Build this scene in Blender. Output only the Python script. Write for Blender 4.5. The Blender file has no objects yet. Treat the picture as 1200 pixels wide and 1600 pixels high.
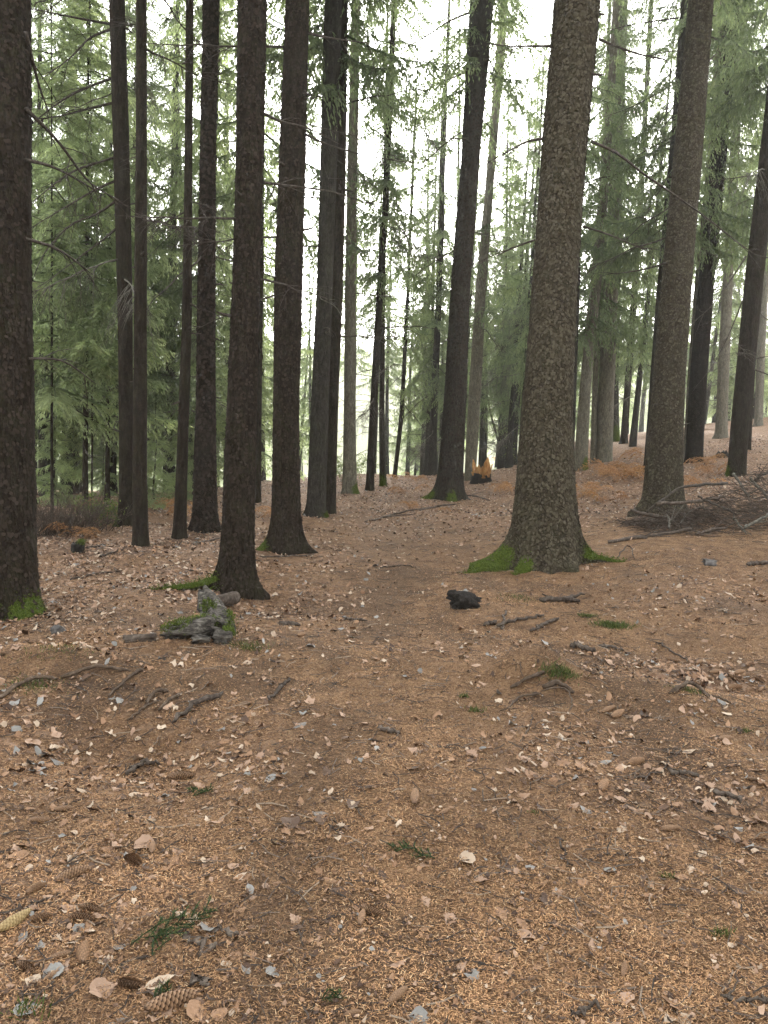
import bpy, math, random
import numpy as np
from mathutils import Vector, Matrix

random.seed(11)
rng = np.random.default_rng(11)
SC = bpy.context.scene
COL = SC.collection
rad = math.radians

# ------------------------------------------------------------------ camera
CAM_H, PITCH, ROLL, FPX = 1.60, 6.4, 2.0, 1202.0
camd = bpy.data.cameras.new('camera')
camd.sensor_fit = 'VERTICAL'; camd.sensor_height = 36.0; camd.lens = 36.0 * FPX / 1600.0
camd.clip_start = 0.05; camd.clip_end = 2000.0
cam = bpy.data.objects.new('camera', camd); COL.objects.link(cam)
RM = Matrix.Rotation(rad(90 - PITCH), 3, 'X') @ Matrix.Rotation(rad(ROLL), 3, 'Z')
cam.matrix_world = Matrix.Translation((0, 0, CAM_H)) @ RM.to_4x4()
SC.camera = cam
RN = np.array(RM)

# ------------------------------------------------------------------ sky, sun, exposure
SUN_EL, SUN_AZ = 17.0, 4.5            # degrees above the horizon, degrees right of the view axis (+Y)
world = bpy.data.worlds.new('World'); SC.world = world; world.use_nodes = True
nt = world.node_tree; nt.nodes.clear()
sky = nt.nodes.new('ShaderNodeTexSky'); sky.sky_type = 'NISHITA'; sky.sun_disc = False
sky.sun_elevation = rad(SUN_EL); sky.sun_rotation = rad(SUN_AZ)
sky.air_density = 1.0; sky.dust_density = 1.5; sky.ozone_density = 1.0
hsv = nt.nodes.new('ShaderNodeHueSaturation'); hsv.inputs['Saturation'].default_value = 0.12   # thin even cloud
bg = nt.nodes.new('ShaderNodeBackground'); bg.inputs['Strength'].default_value = 0.15
wo = nt.nodes.new('ShaderNodeOutputWorld')
gam = nt.nodes.new('ShaderNodeGamma'); gam.inputs['Gamma'].default_value = 0.66          # the cloud veil evens the sky out
nt.links.new(sky.outputs[0], gam.inputs['Color']); nt.links.new(gam.outputs[0], hsv.inputs['Color']); nt.links.new(hsv.outputs[0], bg.inputs['Color'])
nt.links.new(bg.outputs[0], wo.inputs['Surface'])
sl = bpy.data.lights.new('sun', 'SUN'); sl.energy = 1.5; sl.angle = rad(10); sl.color = (1.0, 0.93, 0.82)
sun = bpy.data.objects.new('sun', sl); COL.objects.link(sun)
sd = Vector((math.sin(rad(SUN_AZ)) * math.cos(rad(SUN_EL)), math.cos(rad(SUN_AZ)) * math.cos(rad(SUN_EL)), math.sin(rad(SUN_EL))))
sun.rotation_euler = sd.to_track_quat('Z', 'Y').to_euler(); sun.location = sd * 60
SC.view_settings.view_transform = 'Standard'; SC.view_settings.look = 'None'
SC.view_settings.gamma = 1.0; SC.view_settings.use_curve_mapping = False
SC.view_settings.exposure = 3.75
cy = SC.cycles
cy.use_denoising = True; cy.max_bounces = 6; cy.diffuse_bounces = 3; cy.glossy_bounces = 1
cy.transmission_bounces = 3; cy.volume_bounces = 1; cy.transparent_max_bounces = 4
cy.sample_clamp_indirect = 6.0

# ------------------------------------------------------------------ numeric helpers
def ss(a, b, x):
    t = np.clip((np.asarray(x, float) - a) / (b - a), 0, 1); return t * t * (3 - 2 * t)
def sp(x, w):
    return w * np.logaddexp(0, np.asarray(x, float) / w)
_LAT = np.random.default_rng(5).random((256, 256))
def vnoise(x, y, s, off=0.0):
    x = np.asarray(x, float) / s + 37.1 + off; y = np.asarray(y, float) / s + 11.7 + off * 1.7
    xi = np.floor(x).astype(int); yi = np.floor(y).astype(int); fx = x - xi; fy = y - yi
    fx = fx * fx * (3 - 2 * fx); fy = fy * fy * (3 - 2 * fy)
    a = _LAT[xi % 256, yi % 256]; b = _LAT[(xi + 1) % 256, yi % 256]
    c = _LAT[xi % 256, (yi + 1) % 256]; d = _LAT[(xi + 1) % 256, (yi + 1) % 256]
    return (a + (b - a) * fx) * (1 - fy) + (c + (d - c) * fx) * fy - 0.5

def ray(px, py):
    d = np.array([(px - 600) / FPX, -(py - 800) / FPX, -1.0]); return RN @ d
def flat(px, py):
    d = ray(px, py); t = CAM_H / -d[2]; return d[0] * t, d[1] * t
def at_depth(px, py, Y):
    d = ray(px, py); t = Y / d[1]; return np.array([d[0] * t, Y, CAM_H + d[2] * t]), t

GB = []                                   # mounds and hollows: x, y, sx, sy, rot, height
def mound(px, py, sx, sy, a, rot=0):
    x, y = flat(px, py); GB.append((x, y, sx, sy, rot, a))
mound(190, 1165, 0.62, 0.40, -0.13, -0.25)      # leaf-filled hollow, left
mound(120, 1045, 0.75, 0.22, 0.10, -0.10)       # root ledge behind it
mound(300, 1010, 1.20, 0.30, 0.05)
mound(835, 1050, 0.26, 0.26, 0.19, 0.3)         # hummock right of the path
mound(1000, 1080, 0.6, 0.45, 0.06)
mound(1130, 1060, 0.5, 0.25, -0.10)             # cone hollow
mound(440, 935, 0.7, 0.55, -0.09)
mound(610, 930, 0.45, 1.5, -0.05)               # trodden path
mound(460, 1330, 0.10, 0.9, -0.025, 0.12)       # old rut
mound(700, 1250, 0.5, 0.6, 0.03)
def h(x, y):
    x = np.asarray(x, float); y = np.asarray(y, float)
    z = 0.155 * np.minimum(sp(x - 1.9, 0.5), 26) * ss(4.0, 10.5, y)
    z = z - 0.02 * sp(-x - 2, 0.6)
    start = 16 + 10 * ss(-7, -1, x) + 16 * ss(4, 12, x)
    z = z - 0.085 * np.minimum(sp(y - start, 2.0), 34)
    z = z + 0.17 * np.minimum(sp(y - 70, 6.0), 160)
    for gx, gy, sx, sy, rot, a in GB:
        dx, dy = x - gx, y - gy; c, s = math.cos(rot), math.sin(rot)
        u = (dx * c + dy * s) / sx; v = (-dx * s + dy * c) / sy
        z = z + a * np.exp(-(u * u + v * v))
    fade = ss(80, 12, y)
    z = z + (0.16 * vnoise(x, y, 3.1) + 0.07 * vnoise(x, y, 1.1, 3)) * ss(1.5, 7, np.hypot(x, y)) * fade
    z = z + (0.030 * vnoise(x, y, 0.42, 7) + 0.016 * vnoise(x, y, 0.17, 9) + 0.009 * vnoise(x, y, 0.075, 4)) * fade
    return z
_T = np.geomspace(0.9, 260, 5000)
def hit(px, py):
    d = ray(px, py); X = d[0] * _T; Y = d[1] * _T; Z = CAM_H + d[2] * _T
    e = Z - h(X, Y); k = np.nonzero(e < 0)[0]
    if len(k) == 0: return np.array([X[-1], Y[-1], Z[-1]]), _T[-1]
    k = max(k[0], 1); f = e[k - 1] / (e[k - 1] - e[k]); t = _T[k - 1] + f * (_T[k] - _T[k - 1])
    return np.array([d[0] * t, d[1] * t, CAM_H + d[2] * t]), t

# ------------------------------------------------------------------ object helpers
def mesh(name, V, Fs, mats, cols=None, smooth=True, fmat=None):
    """V (n,3); Fs a list of int arrays (m,k); cols dict attr -> (n,) or (n,3)"""
    V = np.asarray(V, np.float32); me = bpy.data.meshes.new(name)
    Fs = [np.asarray(f, np.int32) for f in Fs if len(f)]
    me.vertices.add(len(V)); me.vertices.foreach_set('co', V.ravel())
    loops = np.concatenate([f.ravel() for f in Fs]); tot = np.concatenate([np.full(len(f), f.shape[1], np.int32) for f in Fs])
    st = np.zeros(len(tot), np.int32); st[1:] = np.cumsum(tot)[:-1]
    me.loops.add(len(loops)); me.loops.foreach_set('vertex_index', loops)
    me.polygons.add(len(tot)); me.polygons.foreach_set('loop_start', st); me.polygons.foreach_set('loop_total', tot)
    if smooth: me.polygons.foreach_set('use_smooth', np.ones(len(tot), bool))
    if fmat is not None: me.polygons.foreach_set('material_index', np.asarray(fmat, np.int32))
    for k, c in (cols or {}).items():
        c = np.asarray(c, np.float32)
        if c.ndim == 1:
            a = me.attributes.new(k, 'FLOAT', 'POINT'); a.data.foreach_set('value', c)
        else:
            a = me.attributes.new(k, 'FLOAT_COLOR', 'POINT')
            a.data.foreach_set('color', np.concatenate([c, np.ones((len(c), 1), np.float32)], 1).ravel())
    for m in (mats if isinstance(mats, (list, tuple)) else [mats]): me.materials.append(m)
    me.update(); me.validate(); return me
def link(name, me, parent=None, loc=None, label=None, cat=None, group=None, kind=None):
    o = bpy.data.objects.new(name, me); COL.objects.link(o)
    if parent is not None: o.parent = parent
    if loc is not None: o.location = loc
    tag(o, label, cat, group, kind); return o
def tag(o, label=None, cat=None, group=None, kind=None):
    if label: o['label'] = label
    if cat: o['category'] = cat
    if group: o['group'] = group
    if kind: o['kind'] = kind
class Buf:
    def __init__(s): s.V = []; s.Q = []; s.T = []; s.n = 0; s.C = []
    def add(s, V, Q=None, T=None, c=None):
        V = np.asarray(V, float).reshape(-1, 3)
        if Q is not None and len(Q): s.Q.append(np.asarray(Q, int) + s.n)
        if T is not None and len(T): s.T.append(np.asarray(T, int) + s.n)
        s.V.append(V); s.C.append(np.full(len(V), 0.5) if c is None else np.broadcast_to(np.asarray(c, float), (len(V),))); s.n += len(V)
    def arrays(s):
        V = np.concatenate(s.V); Q = np.concatenate(s.Q) if s.Q else np.zeros((0, 4), int)
        T = np.concatenate(s.T) if s.T else np.zeros((0, 3), int); return V, Q, T, np.concatenate(s.C)
    def mesh(s, name, mats, smooth=True):
        V, Q, T, C = s.arrays(); return mesh(name, V, [Q, T], mats, {'tint': C}, smooth)
def tube(pts, radii, seg=6, jitter=0.0, cap=True):
    P = np.asarray(pts, float); n = len(P); R = np.broadcast_to(np.asarray(radii, float), (n,))
    t = np.gradient(P, axis=0); t /= np.linalg.norm(t, axis=1, keepdims=True) + 1e-9
    ref = np.array([0, 0, 1.0]) if abs(t[:, 2]).mean() < 0.8 else np.array([1.0, 0, 0])
    a = np.cross(t, ref); a /= np.linalg.norm(a, axis=1, keepdims=True) + 1e-9; b = np.cross(t, a)
    th = np.arange(seg) * 2 * math.pi / seg
    rr = R[:, None] * (1 + jitter * (rng.random((n, seg)) - 0.5) * 2)
    V = P[:, None] + rr[..., None] * (np.cos(th)[None, :, None] * a[:, None] + np.sin(th)[None, :, None] * b[:, None])
    i = np.arange(n - 1)[:, None] * seg; j = np.arange(seg)[None]; k = (j + 1) % seg
    Q = np.stack([i + j, i + k, i + seg + k, i + seg + j], -1).reshape(-1, 4); T = np.zeros((0, 3), int); V = V.reshape(-1, 3)
    if cap:
        V = np.concatenate([V, P[:1], P[-1:]]); c0, c1 = n * seg, n * seg + 1; jj = np.arange(seg); kk = (jj + 1) % seg
        T = np.concatenate([np.stack([kk, jj, np.full(seg, c0)], 1), np.stack([(n - 1) * seg + jj, (n - 1) * seg + kk, np.full(seg, c1)], 1)])
    return V, Q, T
def spline(pts, n):
    P = np.asarray(pts, float); m = len(P)
    if m == 2: return P[0] + np.linspace(0, 1, n)[:, None] * (P[1] - P[0])
    u = np.linspace(0, m - 1, n); out = []
    for x in u:
        i = min(int(x), m - 2); f = x - i
        p0, p1, p2, p3 = P[max(i - 1, 0)], P[i], P[i + 1], P[min(i + 2, m - 1)]
        out.append(0.5 * ((2 * p1) + (-p0 + p2) * f + (2 * p0 - 5 * p1 + 4 * p2 - p3) * f * f + (-p0 + 3 * p1 - 3 * p2 + p3) * f ** 3))
    return np.array(out)
def kites(P, D, L, W, N):
    """thin kite-shaped quads: base P, direction D, length L, width W, side hint N"""
    D = D / (np.linalg.norm(D, axis=1, keepdims=True) + 1e-9); S = np.cross(D, N); S /= np.linalg.norm(S, axis=1, keepdims=True) + 1e-9
    L = L[:, None]; W = W[:, None] * 0.5; M = P + D * L * 0.42
    V = np.stack([P, M + S * W, P + D * L, M - S * W], 1).reshape(-1, 3)
    return V, np.arange(len(V)).reshape(-1, 4)

# ------------------------------------------------------------------ materials
class NT:
    def __init__(s, name, rough=0.9, spec=0.2):
        s.m = bpy.data.materials.new(name); s.m.use_nodes = True; s.t = s.m.node_tree; s.t.nodes.clear()
        s.out = s.n('ShaderNodeOutputMaterial'); s.b = s.n('ShaderNodeBsdfPrincipled')
        s.b.inputs['Roughness'].default_value = rough; s.b.inputs['Specular IOR Level'].default_value = spec
        s.l(s.b.outputs[0], s.out.inputs['Surface'])
    def n(s, t, **k):
        o = s.t.nodes.new(t)
        for a, v in k.items(): setattr(o, a, v)
        return o
    def l(s, a, b): s.t.links.new(a, b)
    def coord(s, scale=(1, 1, 1), which='Object'):
        c = s.n('ShaderNodeTexCoord'); m = s.n('ShaderNodeMapping'); m.inputs['Scale'].default_value = scale
        s.l(c.outputs[which], m.inputs['Vector']); return m.outputs[0]
    def noise(s, v, scale, detail=4, rough=0.55, dist=0.0):
        o = s.n('ShaderNodeTexNoise'); o.inputs['Scale'].default_value = scale; o.inputs['Detail'].default_value = detail
        o.inputs['Roughness'].default_value = rough; o.inputs['Distortion'].default_value = dist
        if v is not None: s.l(v, o.inputs['Vector'])
        return o.outputs['Fac']
    def voro(s, v, scale, feature='F1', rnd=1.0, out='Distance'):
        o = s.n('ShaderNodeTexVoronoi', feature=feature); o.inputs['Scale'].default_value = scale; o.inputs['Randomness'].default_value = rnd
        if v is not None: s.l(v, o.inputs['Vector'])
        return o.outputs[out]
    def ramp(s, f, stops):
        o = s.n('ShaderNodeValToRGB'); e = o.color_ramp.elements
        while len(e) > 1: e.remove(e[-1])
        e[0].position = stops[0][0]; e[0].color = (*stops[0][1], 1)
        for p, c in stops[1:]:
            x = e.new(p); x.color = (*c, 1)
        s.l(f, o.inputs[0]); return o.outputs[0]
    def mix(s, f, a, b, mode='MIX'):
        o = s.n('ShaderNodeMix', data_type='RGBA', blend_type=mode)
        for sock, v in ((o.inputs[0], f), (o.inputs[6], a), (o.inputs[7], b)):
            if isinstance(v, (int, float)): sock.default_value = v
            elif isinstance(v, tuple): sock.default_value = (*v, 1)
            else: s.l(v, sock)
        return o.outputs[2]
    def math(s, op, a, b=0.0, clamp=False):
        o = s.n('ShaderNodeMath', operation=op, use_clamp=clamp)
        for sock, v in ((o.inputs[0], a), (o.inputs[1], b)):
            if isinstance(v, (int, float)): sock.default_value = v
            else: s.l(v, sock)
        return o.outputs[0]
    def attr(s, name, out='Fac'):
        o = s.n('ShaderNodeAttribute', attribute_name=name); return o.outputs[out]
    def orand(s): return s.n('ShaderNodeObjectInfo').outputs['Random']
    def bump(s, hgt, strength=0.5, dist=0.02):
        o = s.n('ShaderNodeBump'); o.inputs['Strength'].default_value = strength; o.inputs['Distance'].default_value = dist
        s.l(hgt, o.inputs['Height']); s.l(o.outputs[0], s.b.inputs['Normal'])
    def color(s, c):
        if isinstance(c, tuple): s.b.inputs['Base Color'].default_value = (*c, 1)
        else: s.l(c, s.b.inputs['Base Color'])

def bark(name, dark, mid, light, style, green=0.3, k=0.32):
    m = NT(name, 0.95, 0.04); dark, mid, light = (tuple(x * k for x in c) for c, k in ((dark, 0.8 * k), (mid, k), (light, 1.25 * k)))
    v = m.coord((1, 1, 0.75)); vs = m.coord((1, 1, 0.30))
    big = m.noise(v, 2.3, 3); fine = m.noise(v, 60, 5, 0.7)
    if style == 'scaly':
        nz = m.noise(v, 9, 3); o = m.n('ShaderNodeVectorMath', operation='ADD'); sc = m.n('ShaderNodeVectorMath', operation='SCALE')
        cv = m.n('ShaderNodeCombineXYZ'); m.l(nz, cv.inputs[0]); m.l(nz, cv.inputs[2]); m.l(cv.outputs[0], sc.inputs[0]); sc.inputs['Scale'].default_value = 0.10
        m.l(v, o.inputs[0]); m.l(sc.outputs[0], o.inputs[1])
        e = m.voro(o.outputs[0], 26, 'DISTANCE_TO_EDGE'); cellc = m.voro(o.outputs[0], 26, 'F1', out='Color')
        edge = m.math('MULTIPLY', e, 5.0, True); cell = m.n('ShaderNodeSeparateColor'); m.l(cellc, cell.inputs[0])
        hgt = m.math('ADD', m.math('MULTIPLY', edge, 0.6), m.math('ADD', m.math('MULTIPLY', cell.outputs[0], 0.5), m.math('MULTIPLY', fine, 0.35)))
        f = m.math('ADD', m.math('MULTIPLY', cell.outputs[1], 0.22), m.math('MULTIPLY', fine, 0.70))
        c = m.ramp(f, [(0.2, dark), (0.5, mid), (0.8, light)])
        c = m.mix(m.math('MULTIPLY', m.math('SUBTRACT', 1.0, edge, True), 0.75), c, tuple(x * 0.6 for x in dark)); bs, bd = 0.9, 0.016
    else:
        st = m.noise(vs, 24, 5, 0.7, 0.6); pl = m.voro(vs, 34, 'F1', out='Distance')
        hgt = m.math('ADD', m.math('MULTIPLY', st, 0.9), m.math('ADD', m.math('MULTIPLY', pl, 0.7), m.math('MULTIPLY', fine, 0.4)))
        c = m.ramp(m.math('ADD', m.math('MULTIPLY', st, 0.55), m.math('MULTIPLY', fine, 0.45)), [(0.36, dark), (0.5, mid), (0.64, light)])
        bs, bd = 1.0, 0.022
    lich = m.math('MULTIPLY', m.math('SUBTRACT', m.noise(v, 5.5, 5, 0.7), 0.45), 3.0, True)
    c = m.mix(m.math('MULTIPLY', lich, green), c, (0.085, 0.095, 0.045))
    c = m.mix(m.math('MULTIPLY', big, 0.5), c, dark)
    mo = m.attr('moss'); mn = m.noise(v, 45, 4, 0.7)
    mk = m.math('MULTIPLY', m.math('SUBTRACT', m.math('ADD', mo, m.math('MULTIPLY', m.math('SUBTRACT', mn, 0.5), 0.9)), 0.42), 6.0, True)
    mc = m.ramp(m.noise(v, 90, 3, 0.7), [(0.3, (0.028, 0.042, 0.010)), (0.6, (0.075, 0.098, 0.020)), (0.8, (0.135, 0.155, 0.038))])
    m.color(m.mix(mk, c, mc)); m.bump(hgt, bs, bd); return m.m
BARK = {
    'scaly': bark('bark_scaly', (0.040, 0.032, 0.023), (0.095, 0.078, 0.056), (0.165, 0.142, 0.108), 'scaly', 0.35, 0.85),
    'brown': bark('bark_brown', (0.035, 0.026, 0.020), (0.085, 0.064, 0.048), (0.145, 0.115, 0.088), 'fine', 0.28),
    'grey': bark('bark_grey', (0.050, 0.043, 0.036), (0.12, 0.105, 0.088), (0.20, 0.18, 0.15), 'fine', 0.30),
    'pale': bark('bark_pale', (0.085, 0.075, 0.055), (0.19, 0.17, 0.13), (0.30, 0.27, 0.21), 'fine', 0.35, 0.75),
    'plate': bark('bark_plate', (0.034, 0.025, 0.020), (0.085, 0.063, 0.050), (0.145, 0.112, 0.090), 'scaly', 0.2),
}
def simple(name, stops, scale=20, rough=0.9, stretch=(1, 1, 1), bmp=0.5, dist=0.004, objvar=0.0, spec=0.2):
    m = NT(name, rough, spec); v = m.coord(stretch); f = m.noise(v, scale, 5, 0.65)
    c = m.ramp(f, stops)
    if objvar:
        r = m.orand(); c = m.mix(m.math('MULTIPLY', r, objvar), c, tuple(0.35 * x for x in stops[1][1]))
    m.color(c); m.bump(f, bmp, dist); return m.m
M_DEAD = simple('dead_twig_wood', [(0.3, (0.022, 0.018, 0.014)), (0.5, (0.055, 0.045, 0.036)), (0.75, (0.12, 0.10, 0.085))], 30)
M_GREYTWIG = simple('grey_twig_wood', [(0.3, (0.05, 0.045, 0.035)), (0.5, (0.11, 0.10, 0.08)), (0.75, (0.19, 0.18, 0.15))], 30)
M_STICK = simple('fallen_stick_bark', [(0.3, (0.030, 0.022, 0.017)), (0.5, (0.085, 0.064, 0.050)), (0.72, (0.19, 0.155, 0.125))], 26, stretch=(1, 1, 1), objvar=0.5)
M_ROOT = simple('root_bark', [(0.3, (0.035, 0.024, 0.017)), (0.52, (0.095, 0.066, 0.046)), (0.75, (0.19, 0.14, 0.10))], 34, objvar=0.35)
M_LOG = simple('weathered_wood', [(0.32, (0.012, 0.010, 0.009)), (0.46, (0.050, 0.043, 0.036)), (0.6, (0.13, 0.115, 0.098)), (0.76, (0.26, 0.24, 0.21))], 14, stretch=(1, 3.2, 3.2), bmp=0.9, dist=0.02)
M_CHAR = simple('rotten_black_wood', [(0.3, (0.008, 0.007, 0.006)), (0.55, (0.022, 0.018, 0.015)), (0.8, (0.07, 0.058, 0.048))], 24, stretch=(1, 2.5, 1), bmp=1.0, dist=0.02)
M_TORN = simple('torn_orange_wood', [(0.3, (0.14, 0.06, 0.02)), (0.5, (0.34, 0.17, 0.06)), (0.75, (0.52, 0.32, 0.14))], 10, stretch=(2.5, 2.5, 0.6), bmp=0.8, dist=0.02)
M_STONE = simple('dark_stone', [(0.3, (0.05, 0.045, 0.042)), (0.6, (0.12, 0.11, 0.105)), (0.8, (0.2, 0.19, 0.18))], 16)
M_MOSS = simple('moss_green', [(0.3, (0.036, 0.054, 0.010)), (0.55, (0.095, 0.125, 0.022)), (0.8, (0.18, 0.205, 0.045))], 120, bmp=0.9)

def leafy(name, stops, trans=0.35, attr='tint', rough=0.6, objr=0.0, tcol=1.0):
    m = NT(name, rough, 0.25); a = m.attr(attr)
    if objr: a = m.math('ADD', m.math('MULTIPLY', a, 1 - objr), m.math('MULTIPLY', m.orand(), objr))
    c = m.ramp(a, stops); m.color(c)
    tr = m.n('ShaderNodeBsdfTranslucent'); m.l(m.mix(1.0, c, (tcol, tcol * 1.02, tcol * 0.8), 'MULTIPLY'), tr.inputs['Color'])
    mx = m.n('ShaderNodeMixShader'); mx.inputs[0].default_value = trans
    m.l(m.b.outputs[0], mx.inputs[1]); m.l(tr.outputs[0], mx.inputs[2]); m.l(mx.outputs[0], m.out.inputs['Surface']); return m.m
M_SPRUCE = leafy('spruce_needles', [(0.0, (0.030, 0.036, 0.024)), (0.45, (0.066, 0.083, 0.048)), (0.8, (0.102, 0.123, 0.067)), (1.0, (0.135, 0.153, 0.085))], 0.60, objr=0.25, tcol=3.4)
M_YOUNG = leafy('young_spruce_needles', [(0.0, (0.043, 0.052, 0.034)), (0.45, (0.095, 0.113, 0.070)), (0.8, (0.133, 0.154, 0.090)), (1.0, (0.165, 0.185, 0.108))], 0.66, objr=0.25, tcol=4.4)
M_SPRIG = leafy('sprig_needles', [(0.0, (0.020, 0.034, 0.012)), (0.6, (0.052, 0.080, 0.026)), (1.0, (0.10, 0.13, 0.045))], 0.3)
M_GRASS = leafy('grass_blades', [(0.0, (0.03, 0.045, 0.012)), (0.6, (0.08, 0.105, 0.030)), (1.0, (0.15, 0.165, 0.055))], 0.35)
M_BRACKEN = leafy('dead_bracken_fronds', [(0.0, (0.16, 0.075, 0.032)), (0.5, (0.34, 0.17, 0.074)), (1.0, (0.50, 0.30, 0.155))], 0.35, objr=0.4)
M_BUSH = leafy('broadleaf_shrub_leaves', [(0.0, (0.06, 0.09, 0.02)), (0.6, (0.14, 0.19, 0.05)), (1.0, (0.24, 0.28, 0.09))], 0.45, objr=0.3)

LEAFCOL = {
    'pale beige': ((0.34, 0.25, 0.175), (0.50, 0.39, 0.29)),
    'pinkish tan': ((0.26, 0.162, 0.106), (0.39, 0.258, 0.178)),
    'light brown': ((0.19, 0.102, 0.055), (0.32, 0.188, 0.108)),
    'dark brown': ((0.040, 0.022, 0.014), (0.13, 0.076, 0.048)),
    'bluish grey': ((0.155, 0.145, 0.132), (0.28, 0.265, 0.245)),
}
def leafmat(name, a, b):
    m = NT(name, 0.6, 0.3); v = m.coord(); n1 = m.noise(v, 60, 4, 0.6)
    c = m.mix(m.math('ADD', m.math('MULTIPLY', n1, 0.6), m.math('MULTIPLY', m.orand(), 0.4)), a, b)
    sp_ = m.math('MULTIPLY', m.math('SUBTRACT', m.noise(v, 150, 2), 0.62), 9.0, True)
    c = m.mix(m.math('MULTIPLY', sp_, 0.6), c, tuple(0.4 * x for x in a)); m.color(c); m.bump(n1, 0.5, 0.003); return m.m
M_LEAF = {k: leafmat(k.replace(' ', '_') + '_leaf', a, b) for k, (a, b) in LEAFCOL.items()}
def colattr(name, rough=0.8):
    m = NT(name, rough, 0.25); m.color(m.attr('col', 'Color')); return m.m
M_NEEDLE = colattr('fallen_needles', 0.75)
M_LITTER = colattr('leaf_litter', 0.65)
def conemat(name, a, b):
    m = NT(name, 0.6, 0.35); t = m.attr('tint'); n = m.noise(m.coord(), 90, 3)
    c = m.mix(t, a, b); c = m.mix(m.math('MULTIPLY', m.orand(), 0.5), c, tuple(0.5 * x for x in b)); c = m.mix(m.math('MULTIPLY', n, 0.3), c, a); m.color(c); return m.m
M_CONE = conemat('cone_scales', (0.024, 0.011, 0.006), (0.42, 0.245, 0.135))
M_CONEP = conemat('pale_cone_scales', (0.18, 0.11, 0.04), (0.52, 0.38, 0.18))

def ground_mat():
    m = NT('forest_floor', 0.95, 0.15); v = m.coord()
    n1 = m.noise(v, 0.9, 4, 0.6); n2 = m.noise(v, 6, 5, 0.65); n0 = m.noise(v, 150, 5, 0.8, 0.8); n3 = None
    for k, an in enumerate((0.25, 1.1, 1.9, 2.7)):
        mp = m.n('ShaderNodeMapping'); mp.inputs['Rotation'].default_value = (0, 0, an); mp.inputs['Scale'].default_value = (60, 330, 60); mp.inputs['Location'].default_value = (k * 3.7, k * 1.3, 0)
        c_ = m.n('ShaderNodeTexCoord'); m.l(c_.outputs['Object'], mp.inputs['Vector']); q = m.noise(mp.outputs[0], 1.0, 2, 0.5, 0.5)
        n3 = q if n3 is None else m.math('MAXIMUM', n3, q)
    n3 = m.math('ADD', m.math('MULTIPLY', m.math('SUBTRACT', n3, 0.50), 1.9), m.math('MULTIPLY', n0, 0.6))
    f = m.math('ADD', m.math('MULTIPLY', n2, 0.35), m.math('MULTIPLY', n3, 0.65))
    need = m.ramp(f, [(0.30, (0.026, 0.014, 0.008)), (0.44, (0.120, 0.066, 0.034)), (0.55, (0.265, 0.155, 0.082)), (0.68, (0.44, 0.29, 0.165))])  # darkest tones paint the shade in the gaps between needle strands
    need = m.mix(m.math('MULTIPLY', m.math('SUBTRACT', n1, 0.5), 2.2, True), need, (0.10, 0.060, 0.036))
    sep = m.n('ShaderNodeSeparateColor'); m.l(m.attr('zone', 'Color'), sep.inputs[0])
    vc = m.voro(v, 26, 'F1', out='Color'); s2 = m.n('ShaderNodeSeparateColor'); m.l(vc, s2.inputs[0])
    lit = m.ramp(s2.outputs[0], [(0.0, (0.045, 0.026, 0.017)), (0.4, (0.16, 0.092, 0.058)), (0.75, (0.29, 0.18, 0.122)), (1.0, (0.46, 0.33, 0.245))])
    lit = m.mix(m.math('MULTIPLY', n3, 0.6), lit, (0.10, 0.06, 0.042))
    c = m.mix(m.math('MULTIPLY', sep.outputs[1], m.math('ADD', 0.35, m.math('MULTIPLY', n2, 0.9)), True), need, lit)
    soil = m.ramp(n3, [(0.35, (0.025, 0.018, 0.013)), (0.7, (0.085, 0.060, 0.045))])
    c = m.mix(m.math('MULTIPLY', sep.outputs[2], m.math('ADD', 0.3, n2), True), c, soil)
    mead = m.ramp(m.noise(v, 1.6, 6, 0.7), [(0.3, (0.045, 0.062, 0.016)), (0.55, (0.085, 0.108, 0.028)), (0.75, (0.13, 0.145, 0.045))])
    c = m.mix(sep.outputs[0], c, mead); m.color(c)
    m.bump(m.math('ADD', m.math('MULTIPLY', n3, 0.5), m.math('MULTIPLY', n2, 0.8)), 0.8, 0.02); return m.m

# ------------------------------------------------------------------ ground
def axis(lo, flo, fhi, hi, step, g=1.075):
    a = list(np.arange(flo, fhi, step)); s, x = step, a[-1]
    while x < hi: s *= g; x += s; a.append(x)
    s, x, b = step, a[0], []
    while x > lo: s *= g; x -= s; b.append(x)
    return np.array(b[::-1] + a)
# places where leaves lie thick: px, py, half sizes in metres, strength
PATCH = [(120, 1150, 0.95, 0.55, 1.0), (60, 1500, 0.55, 0.5, 0.9), (200, 930, 1.6, 1.6, 0.95), (460, 930, 0.75, 0.7, 1.0), (620, 1200, 0.5, 0.45, 0.3),
         (1120, 1045, 0.9, 0.35, 0.9), (930, 1190, 0.55, 0.5, 0.6), (1110, 1240, 0.5, 0.4, 0.5), (640, 800, 2.6, 3.5, 0.7), (250, 850, 3.0, 2.6, 0.8), (1130, 940, 1.2, 1.0, 0.35),
         (700, 1010, 0.7, 0.35, 0.4), (950, 780, 2.5, 3.5, 0.6), (600, 760, 2.5, 6.0, 0.8)]
_PT = [(*flat(p[0], p[1]), p[2], p[3], p[4]) for p in PATCH]
def leafden(x, y):
    d = np.zeros_like(np.asarray(x, float))
    for gx, gy, sx, sy, a in _PT: d = np.maximum(d, a * np.exp(-(((x - gx) / sx) ** 2 + ((y - gy) / sy) ** 2)))
    d = np.maximum(d, 0.55 * ss(9, 14, y)); d = d * (0.35 + 1.3 * (vnoise(x, y, 0.55, 2) + 0.5)) + 0.05
    path = np.exp(-((x - 0.02 * y) / 0.42) ** 2) * ss(14, 6, y); return np.clip(d * (1 - 0.65 * path), 0, 1)
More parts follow.
